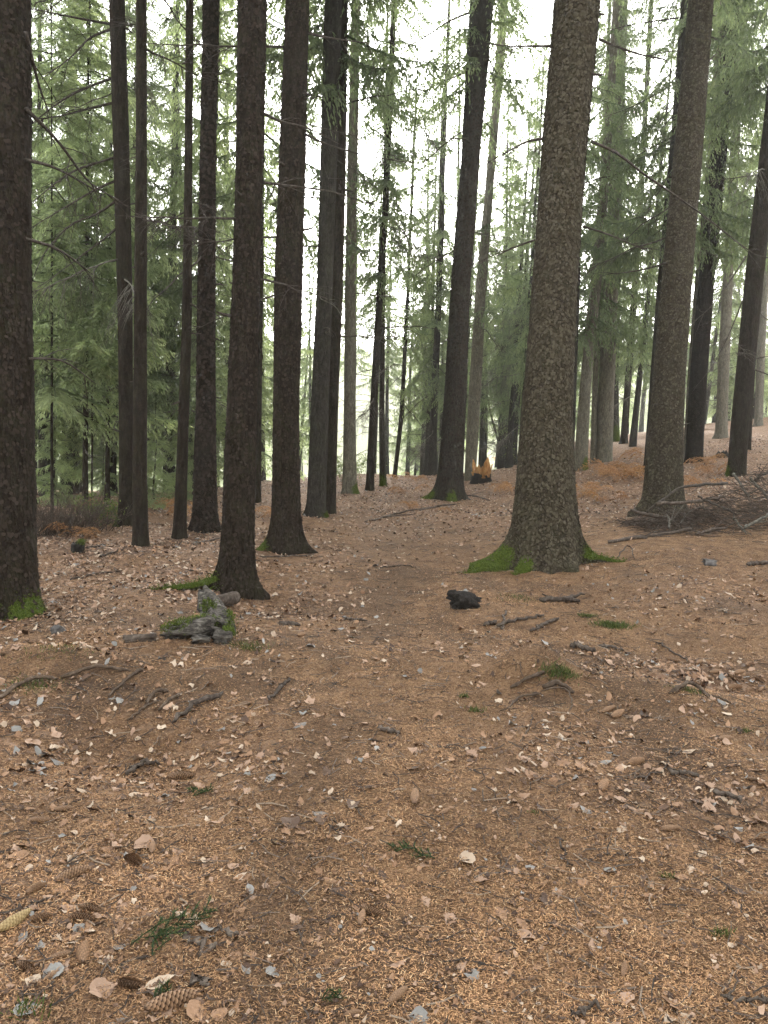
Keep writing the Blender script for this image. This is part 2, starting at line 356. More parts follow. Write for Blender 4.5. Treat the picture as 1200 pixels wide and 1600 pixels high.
SOIL = [(850, 1040, 0.24, 0.20, 0.9), (845, 1095, 0.2, 0.10, 0.8), (160, 1078, 0.55, 0.09, 0.9), (610, 920, 0.22, 0.55, 0.5), (640, 985, 0.3, 0.2, 0.4), (250, 1095, 0.4, 0.1, 0.5), (1110, 1085, 0.3, 0.08, 0.5), (450, 1350, 0.10, 0.55, 0.5)]
_SL = [(*flat(p[0], p[1]), p[2], p[3], p[4]) for p in SOIL]
_TK = np.array([flat(*p) for p in ((340, 1640), (440, 1400), (490, 1250), (545, 1110), (590, 1000), (612, 920), (618, 850), (622, 800))])
def trackden(x, y):
    """the trodden strip: fewer pale needles, more dark crumb"""
    xc = np.interp(y, _TK[:, 1], _TK[:, 0]); return np.exp(-((x - xc) / (0.13 + 0.03 * y)) ** 2) * np.clip(0.75 + 1.6 * vnoise(x, y, 0.5, 12), 0, 1) * ss(15, 11, y)
def soilden(x, y):
    d = np.zeros_like(np.asarray(x, float))
    for gx, gy, sx, sy, a in _SL: d = np.maximum(d, a * np.exp(-(((x - gx) / sx) ** 2 + ((y - gy) / sy) ** 2) ** 1.5))
    d = np.maximum(d, 0.5 * ss(.10, .34, vnoise(x, y, .8, 21) + .6 * vnoise(x, y, .27, 22)) * ss(30, 15, y))
    return np.maximum(d, 0.5 * trackden(x, y))
gx = axis(-170, -3.4, 3.8, 190, 0.035); gy = axis(-25, 1.2, 7.0, 420, 0.035)
X, Y = np.meshgrid(gx, gy); Z = h(X, Y); ny, nx = X.shape
ii = (np.arange(ny - 1)[:, None] * nx + np.arange(nx - 1)[None]).ravel()
xr, yr = X.ravel(), Y.ravel()
edge_y = 34 + 6 * vnoise(xr, yr, 7, 3) + 16 * ss(5, 14, xr)
zone = np.stack([ss(-2, 3, yr - edge_y), leafden(xr, yr), soilden(xr, yr)], 1)
gme = mesh('ground', np.stack([xr, yr, Z.ravel()], 1), [np.stack([ii, ii + 1, ii + nx + 1, ii + nx], 1)], ground_mat(), {'zone': zone})
link('ground', gme, kind='structure', label='brown forest floor of needles and leaf litter with a faint path')

# ------------------------------------------------------------------ trees
DEADM = []
def dead_branch_mesh(seed, L=1.6, nsub=14, hang=0.0):
    r = np.random.default_rng(seed); B = Buf(); n = 9; s = np.linspace(0, 1, n)
    a = r.uniform(-0.30, 0.05); c = r.uniform(-0.35, 0.15); w = r.normal(0, 0.03, (n, 2)).cumsum(0) * L * 0.35
    P = np.stack([L * s * 0.97, w[:, 0], L * (a * s + c * s * s) + w[:, 1]], 1); P[0] = 0
    B.add(*tube(P, 0.013 * (1 - s) ** 0.8 + 0.0028, 5))
    for _ in range(nsub):
        u = r.uniform(0.2, 0.98); i = int(u * (n - 1)); b = P[i] + (P[min(i + 1, n - 1)] - P[i]) * (u * (n - 1) - i)
        l = r.uniform(0.12, 0.55) * L * (1.1 - u) + 0.05; sd_ = r.choice([-1, 1]); d = np.array([r.uniform(0.3, 0.9), sd_ * r.uniform(0.4, 1), r.uniform(-0.5, 0.15) - hang])
        d /= np.linalg.norm(d); q = np.linspace(0, 1, 5)[:, None]
        Q = b + d * l * q + np.array([0, 0, -0.25 - hang]) * l * q ** 2
        B.add(*tube(Q, 0.0045 * (1 - q[:, 0]) + 0.0016, 3, cap=False))
        for _ in range(3):
            k = r.integers(1, 4); d2 = d + r.normal(0, 0.5, 3) + np.array([0, 0, -0.3 - hang]); d2 /= np.linalg.norm(d2); l2 = l * r.uniform(0.2, 0.5)
            q2 = np.linspace(0, 1, 3)[:, None]; B.add(*tube(Q[k] + d2 * l2 * q2 + np.array([0, 0, -0.15]) * l2 * q2 ** 2, 0.0022 * (1 - q2[:, 0]) + 0.0010, 3, cap=False))
    return B.mesh('dead_branch', M_DEAD)
for k in range(7): DEADM.append(dead_branch_mesh(100 + k, nsub=8 + 2 * k))
BARE = [dead_branch_mesh(200 + k, L=2.0, nsub=34, hang=0.55) for k in range(4)]
for me in BARE: me.materials[0] = M_GREYTWIG
STUB = []
for k in range(3):
    n = 5; s = np.linspace(0, 1, n); r = np.random.default_rng(k + 40); P = np.stack([0.16 * s, r.normal(0, 0.006, n), 0.05 * s * (k - 1) + r.normal(0, 0.004, n)], 1)
    B = Buf(); B.add(*tube(P, 0.014 * (1 - s) ** 0.6 + 0.004, 6, 0.15)); STUB.append(B.mesh('branch_stub', M_DEAD))

def bough(seed, L=2.2, a=0.35, b=0.28, dens=1.0, hang=1.0, wid=0.028):
    """one spruce bough along +X: a stem with hanging branchlets set with needle twigs"""
    r = np.random.default_rng(seed); n = 8; s = np.linspace(0, 1, n)
    wob = r.normal(0, 0.02, n).cumsum() * L
    P = np.stack([L * s * 0.95, wob, L * (-a * s + b * s ** 2.4)], 1); B = Buf(); B.add(*tube(P, 0.014 * (1 - s) + 0.003, 4, cap=False), c=0.02)
    ns = int(26 * L * dens); u = np.sort(r.uniform(0.10, 1.0, ns) ** 0.85); side = r.choice([-1, 1], ns)
    xi = u * (n - 1); i0 = np.minimum(xi.astype(int), n - 2); fr = (xi - i0)[:, None]; bp = P[i0] * (1 - fr) + P[i0 + 1] * fr
    l = (0.50 * np.sqrt(np.clip(1.08 - u, 0, 1)) * (0.45 + 0.55 * np.sin(np.pi * np.clip(u * 1.05, 0, 1)) ** 0.5) + 0.10) * r.uniform(0.55, 1.15, ns) * (L / 2.2) ** 0.5
    d = np.stack([r.uniform(0.35, 0.9, ns), side * r.uniform(0.35, 1.0, ns), r.uniform(-0.35, 0.1, ns)], 1); d /= np.linalg.norm(d, axis=1, keepdims=True)
    g = hang * r.uniform(0.5, 1.25, ns)
    Pp, Dd, Ll, Cc = [], [], [], []
    for k in range(ns):
        m = max(3, int(l[k] / 0.029)); q = (np.arange(m) + r.random(m)) / m; q[-1] = 1.0
        pt = bp[k] + d[k] * l[k] * q[:, None] + np.array([0, 0, -1]) * g[k] * l[k] * (q ** 2)[:, None]
        tn = d[k] + np.array([0, 0, -2.0]) * g[k] * q[:, None]; tn /= np.linalg.norm(tn, axis=1, keepdims=True)
        sv = np.cross(tn, [0, 0, 1.0]) * r.choice([-1, 1], m)[:, None]
        D = tn * r.uniform(0.6, 1.0, m)[:, None] + sv * r.uniform(0.2, 0.9, m)[:, None] + np.array([0, 0, -1]) * (0.35 * hang * r.random(m))[:, None] + r.normal(0, 0.12, (m, 3))
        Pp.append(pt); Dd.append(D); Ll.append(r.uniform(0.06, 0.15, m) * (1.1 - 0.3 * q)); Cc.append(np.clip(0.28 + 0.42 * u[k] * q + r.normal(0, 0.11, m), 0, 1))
    Pp = np.concatenate(Pp); Dd = np.concatenate(Dd); Ll = np.concatenate(Ll); Cc = np.concatenate(Cc)
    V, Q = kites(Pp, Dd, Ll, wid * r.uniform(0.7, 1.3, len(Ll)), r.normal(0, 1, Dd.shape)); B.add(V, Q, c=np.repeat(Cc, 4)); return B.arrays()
BOUGH = [bough(300 + k, 2.2, 0.30 + 0.06 * k, 0.22 + 0.05 * k, 1.0, 0.9 + 0.1 * k) for k in range(5)]
BOUGHY = [bough(320 + k, 1.8, 0.10 + 0.08 * k, 0.16, 1.15, 0.35 + 0.12 * k, 0.026) for k in range(4)]
def crown(name, seed, z0, z1, l0, l1, nb, protos, mat, drop=(0.0, 0.35), power=1.0, sparse=0.0):
    r = np.random.default_rng(seed); V, Q, T, C = [], [], [], []; n = 0
    for k in range(nb):
        t = (k + r.random()) / nb; z = z0 + (z1 - z0) * t ** 1.1; Lr = (l0 + (l1 - l0) * t ** power) * r.uniform(0.7, 1.15)
        if t < 0.25: Lr *= r.uniform(0.6, 1.1)
        p = protos[r.integers(len(protos))]; L0 = p[0][:, 0].max(); sc = Lr / L0
        az = k * 2.39996 + r.normal(0, 0.5); tilt = r.uniform(*drop) * (1 - 1.1 * t)
        v = p[0] * np.array([sc, (0.5 + 0.5 * sc), (0.35 + 0.65 * sc)]); ct, st = math.cos(tilt), math.sin(tilt)
        v = np.stack([v[:, 0] * ct + v[:, 2] * st, v[:, 1], -v[:, 0] * st + v[:, 2] * ct], 1)
        ca, sa = math.cos(az), math.sin(az); v = np.stack([v[:, 0] * ca - v[:, 1] * sa, v[:, 0] * sa + v[:, 1] * ca, v[:, 2] + z], 1)
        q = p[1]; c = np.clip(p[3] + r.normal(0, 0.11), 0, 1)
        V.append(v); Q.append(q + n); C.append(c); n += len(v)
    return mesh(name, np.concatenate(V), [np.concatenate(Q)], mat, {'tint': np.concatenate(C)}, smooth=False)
# crowns: metres above the tree's foot
CR_OLD = [crown('crown', 1, 8.0, 21.5, 2.9, 0.35, 84, BOUGH, M_SPRUCE), crown('crown', 2, 9.5, 22.5, 2.7, 0.35, 76, BOUGH, M_SPRUCE)]
CR_MID = [crown('crown', 3, 3.0, 17.0, 2.9, 0.3, 84, BOUGH, M_SPRUCE, (0.1, 0.5)), crown('crown', 4, 4.6, 18.0, 2.7, 0.3, 76, BOUGH, M_SPRUCE, (0.1, 0.55)), crown('crown', 5, 2.2, 14.0, 2.4, 0.25, 76, BOUGH, M_SPRUCE, (0.0, 0.45))]
CR_LACE = [crown('crown', 21, 3.2, 17.0, 2.5, 0.3, 44, BOUGH, M_SPRUCE, (0.1, 0.5)), crown('crown', 22, 4.5, 18.0, 2.3, 0.3, 38, BOUGH, M_SPRUCE, (0.1, 0.55)), crown('crown', 23, 2.4, 14.0, 2.1, 0.25, 40, BOUGH, M_SPRUCE, (0.0, 0.45))]
CR_YOUNG = [crown('crown', 6, 0.7, 9.5, 2.2, 0.2, 86, BOUGHY + BOUGH[:1], M_YOUNG, (-0.05, 0.35)), crown('crown', 7, 1.3, 8.0, 1.9, 0.2, 74, BOUGHY, M_YOUNG, (-0.1, 0.3)), crown('crown', 8, 1.9, 11.0, 2.1, 0.2, 84, BOUGHY + BOUGH[1:3], M_YOUNG, (0.0, 0.4))]
CR_SAP = [crown('crown', 9, 0.15, 2.6, 0.85, 0.12, 36, BOUGHY, M_YOUNG, (-0.1, 0.25))]

ALLTREES = []
class Tree: pass
def trunk_tree(label, prof, bk='brown', H=23.0, crown_me=None, crown_z=0.0, lobes=None, moss=None, ndead=6, nstub=8, dead_lo=2.2, seg=22, depth=None, group=None, roots=None, seed=None, flare=1.0, rot=None, name='spruce_tree', bare=0, dscale=1.0):
    """prof: (py, xleft, xright) in the photo's pixels, foot first; the foot is set on the ground and the trunk rises at that distance"""
    r = np.random.default_rng(seed if seed is not None else int(prof[0][1] * 7 + prof[0][0])); t = Tree(); t.r = r
    p0 = prof[0]; cx0 = (p0[1] + p0[2]) / 2
    if depth is None: base, tt = hit(cx0, p0[0])
    else:
        base, tt = at_depth(cx0, p0[0], depth); base[2] = float(h(base[0], base[1]))
    t.Y = base[1]; t.base = base
    hs, cx, cyy, rr = [], [], [], []
    for py, xl, xr_ in prof:
        P, tq = at_depth((xl + xr_) / 2, py, t.Y); hs.append(P[2] - base[2]); cx.append(P[0] - base[0]); rr.append((xr_ - xl) / 2 * tq / FPX)
    hs[0] = 0.0; cx[0] = 0.0
    o = np.argsort(hs); hs = np.array(hs)[o]; cx = np.array(cx)[o]; rr = np.array(rr)[o]
    sl_ = (cx[-1] - cx[-2]) / (hs[-1] - hs[-2]); sl_ = float(np.clip(sl_, -0.06, 0.06))
    if hs[-1] < H - 1: hs = np.append(hs, [(hs[-1] + H) / 2, H]); cx = np.append(cx, [cx[-1] + 0.8 * sl_ * (H - hs[-3]) / 2 if False else cx[-1] + 0.8 * sl_ * (hs[-2] - hs[-3]), cx[-1] + 1.2 * sl_ * (hs[-2] - hs[-3])]); rr = np.append(rr, [rr[-1] * 0.55, 0.02])
    t.H = H; by = r.uniform(-0.02, 0.02)
    t.cx = lambda z: np.interp(z, hs, cx); t.rr = lambda z: np.interp(np.maximum(z, 0), hs, rr)
    r0 = float(t.rr(0.6)); t.r0 = r0
    if lobes is None:
        nl = 5; lobes = [(k * 2 * math.pi / nl + r.uniform(-0.5, 0.5), r.uniform(0.15, 0.5) * r0 * flare, r.uniform(0.25, 0.45)) for k in range(nl)]
    o1, o2 = r.uniform(0, 50), r.uniform(0, 50)
    def surf(th, z):
        th = np.asarray(th, float); z = np.asarray(z, float); zc = np.maximum(z, 0.0); R = t.rr(z)
        R = R * (1 + 0.05 * vnoise(th * 1.3, z * 0.9, 0.8, o1) + 0.035 * vnoise(np.cos(th) * 3 + th * 0.0, z * 3 + np.sin(th) * 3, 0.6, o2))
        hs_ = 0.18 + 0.46 * r0
        R = R + flare * 0.16 * r0 * np.exp(-zc / (hs_ * 0.8))
        for az, amp, w in lobes:
            dt = np.abs((th - az + math.pi) % (2 * math.pi) - math.pi); R = R + amp * np.exp(-(zc / hs_) ** 0.9 * 1.9) * np.exp(-(dt / w) ** 2)
        R = R * (1 + ss(0.15, -0.25, z) * 0.10)
        return np.stack([t.cx(z) + R * np.cos(th), by * z + R * np.sin(th), z], -1)
    t.surf = surf
    z = np.concatenate([[-0.3, -0.15, -0.05], np.linspace(0, 1.2, 22), np.linspace(1.32, 11, 52), np.linspace(11.6, H, 16)]) if seg > 18 else np.concatenate([[-0.3], np.linspace(0, 1.2, 9), np.linspace(1.6, 12, 22), np.linspace(13, H, 8)])
    th = np.arange(seg) * 2 * math.pi / seg; TH, ZZ = np.meshgrid(th, z); V = surf(TH, ZZ).reshape(-1, 3)
    n = len(z); i = np.arange(n - 1)[:, None] * seg; j = np.arange(seg)[None]; k = (j + 1) % seg
    Q = np.stack([i + j, i + k, i + seg + k, i + seg + j], -1).reshape(-1, 4)
    mo = np.zeros(V.shape[0])
    def mossmask(th, z):
        a = np.zeros_like(np.asarray(th, float))
        for az, w, hm, s in (moss or []):
            dt = np.abs((th - az + math.pi) % (2 * math.pi) - math.pi); a = np.maximum(a, s * np.exp(-(dt / w) ** 2) * ss(hm, hm * 0.25, z))
        return a
    mo = mossmask(TH, ZZ).ravel()
    e = bpy.data.objects.new(name, None); COL.objects.link(e); e.location = base; e.empty_display_size = 0.3
    tag(e, label, 'tree', group); t.e = e
    t.trunk = link('trunk', mesh('trunk', V, [Q], BARK[bk], {'moss': mo}), e)
    if roots:
        for az, ln, rad_, bend, msk in roots:
            q = np.linspace(0, 1, 12); aa = az + bend * q; R0 = r0 * 0.55
            px_ = np.cumsum(np.concatenate([[0], np.cos(aa[:-1]) * ln / 11])) + math.cos(az) * R0; py_ = np.cumsum(np.concatenate([[0], np.sin(aa[:-1]) * ln / 11])) + math.sin(az) * R0
            gz = h(base[0] + px_, base[1] + py_) - base[2]; pz = gz + np.interp(q, [0, 0.2, 0.45, 1], [0.26, 0.10, 0.03, -0.02]) * rad_ / 0.09
            rd = np.interp(q, [0, 0.3, 1], [rad_ * 1.25, rad_, rad_ * 0.3]); Vt, Qt, Tt = tube(np.stack([px_, py_, pz], 1), rd, 12, 0.12)
            up = np.zeros(len(Vt)); c = np.repeat(np.stack([px_, py_, pz], 1), 12, 0); nv = (Vt[:len(c)] - c)[:, 2] / np.repeat(rd, 12)
            up[:len(c)] = msk * ss(-0.3, 0.5, nv); ro = link('root', mesh('root', Vt, [Qt, Tt], BARK[bk], {'moss': up}), e)
            if msk > 0: moss_blades(ro, Vt[:len(c)], up[:len(c)], c)
    if moss:
        m = 5200; tth = r.uniform(0, 2 * math.pi, m); zz = r.uniform(0, 1, m) ** 1.6 * max(x[2] for x in moss)
        k = r.random(m) < mossmask(tth, zz) * 1.1; tth, zz = tth[k], zz[k]
        if len(tth):
            P = surf(tth, zz); N = surf(tth, zz + 0.01); Nn = np.stack([np.cos(tth), np.sin(tth), np.full(len(tth), 0.5)], 1) + r.normal(0, 0.5, (len(tth), 3))
            V, Q = kites(P - Nn * 0.004, Nn, r.uniform(0.012, 0.03, len(tth)), np.full(len(tth), 0.007), r.normal(0, 1, Nn.shape)); link('moss', mesh('moss', V, [Q], M_MOSS, smooth=False), t.trunk, kind='stuff')
    if crown_me is not None:
        c = link('crown', crown_me, e, (float(t.cx(12)), by * 12, crown_z)); c.rotation_euler.z = r.uniform(0, 6.28) if rot is None else rot
    for _ in range(nstub):
        zz = r.uniform(1.2, 9.5); a = r.uniform(0, 6.28); P = surf(a, zz); o_ = link('branch_stub', STUB[r.integers(3)], t.trunk, P - 0.02 * np.array([math.cos(a), math.sin(a), 0])); s = r.uniform(0.35, 1.1); o_.scale = (s, s, s); o_.rotation_euler = (0, r.uniform(-0.4, 0.3), a)
    for q in range(ndead + bare):
        zz = r.uniform(dead_lo, 10.5) if q < ndead else r.uniform(max(dead_lo, 3.0), 9.5); a = r.uniform(0, 6.28); P = surf(a, zz)
        o_ = link('dead_branch', DEADM[r.integers(len(DEADM))] if q < ndead else BARE[r.integers(len(BARE))], e, P - 0.03 * np.array([math.cos(a), math.sin(a), 0])); s = r.uniform(0.35, 1.1) * dscale; o_.scale = (s, s, s)
        o_.rotation_euler = (r.uniform(-0.5, 0.5), r.uniform(-0.15, 0.4), a)
    ALLTREES.append(t); return t
def moss_blades(e, V, w, c):
    k = rng.choice(len(V), 1600, p=w / w.sum()); P = V[k] + rng.normal(0, 0.018, (1600, 3)); N = V[k] - c[k]; N /= np.linalg.norm(N, axis=1, keepdims=True) + 1e-6
    N = N + rng.normal(0, 0.45, N.shape); v, q = kites(P - N * 0.012, N, rng.uniform(0.012, 0.03, 1600), np.full(1600, 0.007), rng.normal(0, 1, N.shape)); link('moss', mesh('moss', v, [q], M_MOSS, smooth=False), e, kind='stuff')
def px_branch(t, pts, r0=0.016, dy=0.4, subs=7, mat=None):
    """a dead branch of tree t traced from the photo, swinging dy metres in depth along its length"""
    n = len(pts); W = []
    for i, (px, py) in enumerate(pts): P, _ = at_depth(px, py, t.Y + dy * (i / (n - 1)) ** 1.2); W.append(P - t.base)
    P = spline(W, 14); s = np.linspace(0, 1, 14); B = Buf(); B.add(*tube(P, r0 * (1 - s) ** 0.8 + 0.003, 6, 0.1)); r = t.r
    for _ in range(subs):
        k = r.integers(3, 13); tn = P[min(k + 1, 13)] - P[k - 1]; tn /= np.linalg.norm(tn); d = tn + r.normal(0, 0.6, 3) + np.array([0, 0, -0.2]); d /= np.linalg.norm(d); l = r.uniform(0.12, 0.6); q = np.linspace(0, 1, 5)[:, None]
        S = P[k] + d * l * q + np.array([0, 0, -0.25]) * l * q ** 2; B.add(*tube(S, 0.0045 * (1 - q[:, 0]) + 0.0016, 3, cap=False))
        for _ in range(2):
            d2 = d + r.normal(0, 0.6, 3); d2 /= np.linalg.norm(d2); q2 = np.linspace(0, 1, 3)[:, None]; B.add(*tube(S[r.integers(1, 4)] + d2 * l * 0.4 * q2, 0.002 * (1 - q2[:, 0]) + 0.001, 3, cap=False))
    link('dead_branch', B.mesh('dead_branch', mat or M_DEAD), t.e)
A = math.pi
T1 = trunk_tree('dark thick spruce trunk cut off by the left edge with bright moss at its foot', [(958, -85, 50), (750, -75, 47), (500, -68, 42), (250, -62, 39), (0, -58, 36)], 'brown', 24, CR_OLD[0], 0.5, moss=[(-0.35, 0.45, 0.30, 1.1), (-1.2, 0.4, 0.12, .6)], lobes=[(-0.3, 0.16, 0.35), (-1.9, 0.10, 0.4), (2.0, 0.15, 0.5)], seg=40, ndead=2, nstub=9, dscale=0.7)
T2 = trunk_tree('dark spruce just left of the slim trunk, with long arching dead branches reaching left', [(822, 186, 208), (700, 187, 208), (450, 184, 207), (200, 177, 202), (0, 172, 196)], 'brown', 20, CR_OLD[1], 0.0, moss=[(3.3, 0.6, 0.2, .9)], ndead=7, nstub=10, seg=24, bare=3, dead_lo=3.4)
T3 = trunk_tree('slim straight dark trunk between the arching-branched spruce and the thinnest trunk', [(853, 208, 232), (750, 207, 229), (500, 208, 228), (250, 210, 227), (0, 210, 226)], 'brown', 19, CR_OLD[0], 0.5, ndead=7, nstub=12, seg=22, flare=0.5, dead_lo=3)
T4 = trunk_tree('thinnest of the near trunks, straight, with a pale frayed foot', [(840, 270, 291), (750, 274, 292), (500, 283, 298), (250, 286, 298), (0, 287, 299)], 'brown', 18, CR_OLD[1], 0.0, ndead=7, nstub=8, seg=20, flare=0.45, dead_lo=3)
T5 = trunk_tree('flaky plated reddish trunk with a flared foot beside the thinnest trunk', [(830, 301, 339), (700, 305, 337), (500, 307, 335), (250, 311, 335), (0, 315, 340)], 'plate', 23, CR_OLD[0], 1.0, ndead=8, nstub=6, seg=28, flare=0.9, dead_lo=3, lobes=[(0.1, 0.07, .4), (3.0, 0.09, .4), (-1.5, .05, .5)])
T6 = trunk_tree('dark spruce behind the rotten log, its mossy root reaching left', [(925, 345, 396), (850, 346, 397), (700, 352, 400), (450, 364, 406), (250, 370, 412), (0, 373, 418)], 'brown', 24, CR_OLD[1], 0.0, lobes=[(A, 0.26, .35), (-0.3, 0.16, .35), (-1.7, .06, .4), (1.5, .1, .5)], moss=[(A, .45, .22, 1.0)], roots=[(A + 0.1, 0.72, 0.06, 0.15, 1.0)], seg=40, ndead=5, nstub=10, dead_lo=3)
T7 = trunk_tree('broad dark trunk with a wide foot just left of the path', [(860, 422, 472), (800, 425, 470), (650, 426, 467), (450, 428, 472), (250, 436, 477), (0, 445, 482)], 'brown', 25, CR_OLD[0], 0.5, lobes=[(A, .14, .35), (-0.2, .18, .3), (-1.4, .07, .4), (1.5, .1, .5)], moss=[(A, .5, .2, .9)], seg=36, ndead=7, nstub=12, dead_lo=3)
T8 = trunk_tree('grey-brown trunk overlapping a darker one behind it, mossy foot at the path edge', [(806, 479, 508), (650, 485, 513), (450, 494, 519), (250, 500, 526), (0, 506, 534)], 'grey', 24, CR_OLD[1], -0.5, moss=[(-0.3, .5, .12, .8)], seg=30, ndead=8, nstub=10, dead_lo=3)
T9 = trunk_tree('darker slender trunk half hidden behind the grey-brown one at the path edge', [(802, 509, 525), (650, 512, 528), (450, 519, 536), (250, 526, 541), (0, 531, 544)], 'brown', 21, CR_OLD[0], -0.5, seg=22, ndead=6, nstub=10, flare=.4, dead_lo=3)
T10 = trunk_tree('pale grey trunk with green moss at its foot, left of the path bend', [(770, 535, 557), (650, 537, 556), (450, 539, 556), (250, 543, 559), (0, 549, 563)], 'pale', 23, CR_LACE[1], 0.8, moss=[(-0.6, .7, .35, 1.0)], seg=24, ndead=12, nstub=12, dead_lo=2.6, bare=2)
T11 = trunk_tree('slim brown trunk leaning right at the left side of the path bend', [(766, 571, 584), (650, 577, 589), (450, 589, 599), (330, 597, 607), (0, 612, 620)], 'brown', 18, CR_LACE[2], 2.6, seg=20, ndead=14, nstub=6, flare=.5, dead_lo=2.0, bare=3)
T12 = trunk_tree('short-looking dark trunk with mossy foot tucked behind the slim leaning one', [(760, 593, 604), (650, 592, 601), (450, 596, 602), (200, 600, 605)], 'brown', 14, CR_LACE[0], 3.5, moss=[(-1.6, 1.2, .5, .9)], seg=18, ndead=9, nstub=4, flare=.4, dead_lo=2)
T13 = trunk_tree('thin leaning trunk at the far bend of the path', [(745, 613, 620), (650, 624, 631), (450, 635, 640), (200, 646, 650)], 'brown', 13, CR_LACE[2], 2.0, seg=16, ndead=10, nstub=3, flare=.4, dead_lo=2)
T14 = trunk_tree('light forked-foot trunk standing where the path meets the bright meadow', [(736, 647, 656), (650, 652, 660), (450, 662, 668), (200, 672, 677)], 'grey', 15, CR_LACE[0], 1.8, seg=18, ndead=10, nstub=3, dead_lo=2.4)
T15 = trunk_tree('thin dark trunk next to the light trunk at the far end of the path', [(729, 669, 675), (600, 669, 675), (450, 671, 675), (200, 676, 680)], 'brown', 13, CR_LACE[2], 2.5, seg=16, ndead=8, nstub=2, flare=.4, dead_lo=2.2)
T16 = trunk_tree('tall thick trunk leaning right with mossy root flare, right of the path', [(780, 681, 722), (700, 688, 725), (600, 695, 729), (450, 704, 734), (250, 720, 748), (0, 733, 771)], 'grey', 26, CR_OLD[0], 1.0, lobes=[(A + .1, .34, .3), (-0.1, .18, .3), (-1.5, .20, .35), (1.4, .2, .5)], moss=[(A + .1, .4, .35, 1.0), (-1.5, .35, .4, .95)], seg=36, ndead=5, nstub=8, dead_lo=4.5)
T17 = trunk_tree('pale slender trunk behind the torn orange stump', [(752, 725, 743), (600, 733, 752), (450, 743, 759), (300, 757, 770), (100, 773, 787), (0, 780, 793)], 'pale', 24, CR_LACE[1], 0.2, seg=24, ndead=9, nstub=8, flare=.5, dead_lo=4)
T19 = trunk_tree('biggest scaly-barked spruce with mossy spreading roots, right of the path', [(880, 800, 900), (800, 803, 899), (650, 815, 893), (450, 832, 902), (250, 847, 915), (0, 868, 938)], 'scaly', 27, CR_OLD[1], 0.0, lobes=[(A + .25, .46, .24), (-0.05, .44, .22), (-1.05, .12, .22), (-1.65, .10, .16), (-2.25, .17, .20), (1.5, .2, .4), (.9, .2, .25)], moss=[(A + .25, .38, .36, 1.0), (-0.02, .32, .42, 1.0), (-2.2, .25, .25, .8)], roots=[(A + .30, 0.85, .085, .25, 1.0), (-0.15, 0.70, .08, -.2, .9), (-2.3, 0.50, .06, .2, .7)], seg=96, ndead=3, nstub=6, dead_lo=5)
T20 = trunk_tree('narrow trunk just showing along the right edge of the biggest spruce', [(715, 889, 898), (450, 897, 907), (200, 907, 915)], 'grey', 20, CR_LACE[1], 1.0, depth=20, seg=18, ndead=6, nstub=4, flare=.4, dead_lo=3)
T21 = trunk_tree('leaning greenish-grey trunk with a mossy foot above the orange bracken', [(734, 896, 917), (600, 906, 923), (450, 921, 938), (370, 929, 945), (150, 947, 959), (0, 957, 968)], 'pale', 22, CR_MID[1], -0.6, moss=[(-0.9, .8, .6, .95)], seg=24, ndead=6, nstub=8, dead_lo=4)
T22 = trunk_tree('broad lichen-grey trunk behind the orange bracken', [(722, 931, 956), (600, 936, 960), (450, 943, 966), (200, 957, 975), (0, 966, 982)], 'pale', 25, CR_MID[0], 0.8, seg=26, ndead=8, nstub=8, flare=.7, dead_lo=2.5, bare=3)
T22b = trunk_tree('thin pale trunk hugging the left side of the broad lichen-grey one', [(724, 922, 931), (600, 926, 935), (450, 933, 941), (200, 944, 951)], 'pale', 19, CR_MID[2], 4.0, seg=16, ndead=4, nstub=3, flare=.3, dead_lo=3)
T23 = trunk_tree('far trunk with its lower part wrapped in green moss, right of the lichen-grey trunk', [(690, 958, 968), (600, 960, 967), (450, 964, 971), (200, 972, 978)], 'grey', 20, CR_MID[2], 3.5, moss=[(-1.6, 2.0, 1.2, 1.0)], seg=18, ndead=5, nstub=2, dead_lo=3)
T24 = trunk_tree('slim dark trunk leaning right on the bare rise left of the thick slope spruce', [(693, 969, 980), (600, 976, 986), (450, 987, 997), (200, 1003, 1011), (0, 1014, 1021)], 'brown', 21, CR_LACE[0], 1.5, seg=20, ndead=7, nstub=4, flare=.8, dead_lo=4)
T25 = trunk_tree('thin pole-like far trunk right of the slim dark one on the rise', [(683, 986, 991), (567, 1000, 1005), (400, 1018, 1021)], 'brown', 11, CR_MID[2], 1.0, seg=14, ndead=6, nstub=0, flare=.3, dead_lo=1.5)
T26 = trunk_tree('greyish trunk peeking out behind the left side of the thick slope spruce', [(700, 1008, 1026), (450, 1026, 1044), (200, 1048, 1063), (0, 1062, 1077)], 'grey', 23, CR_MID[1], 1.2, depth=19, seg=22, ndead=9, nstub=6, flare=.5, dead_lo=3)
T27 = trunk_tree('thick brown spruce on the slope with its foot behind the brushwood', [(800, 1005, 1064), (700, 1013, 1067), (600, 1022, 1071), (450, 1036, 1082), (250, 1057, 1100), (0, 1082, 1120)], 'scaly', 26, CR_OLD[0], 0.5, lobes=[(A + .3, .26, .3), (-.2, .1, .4), (-1.5, .08, .4)], seg=52, ndead=5, nstub=8, dead_lo=4)
T28 = trunk_tree('pale slim trunk seen between the two thick slope trunks', [(720, 1067, 1077), (600, 1073, 1083), (450, 1083, 1094), (200, 1106, 1117), (0, 1121, 1134)], 'pale', 22, CR_MID[1], 1.5, seg=20, ndead=5, nstub=10, flare=.4, dead_lo=4)
T29 = trunk_tree('purplish-brown straight trunk on the slope right of the thick brown spruce', [(722, 1071, 1097), (600, 1078, 1104), (450, 1092, 1116), (250, 1112, 1136), (0, 1139, 1160)], 'plate', 24, CR_OLD[1], -1.0, seg=28, ndead=6, nstub=8, flare=.3, dead_lo=4)
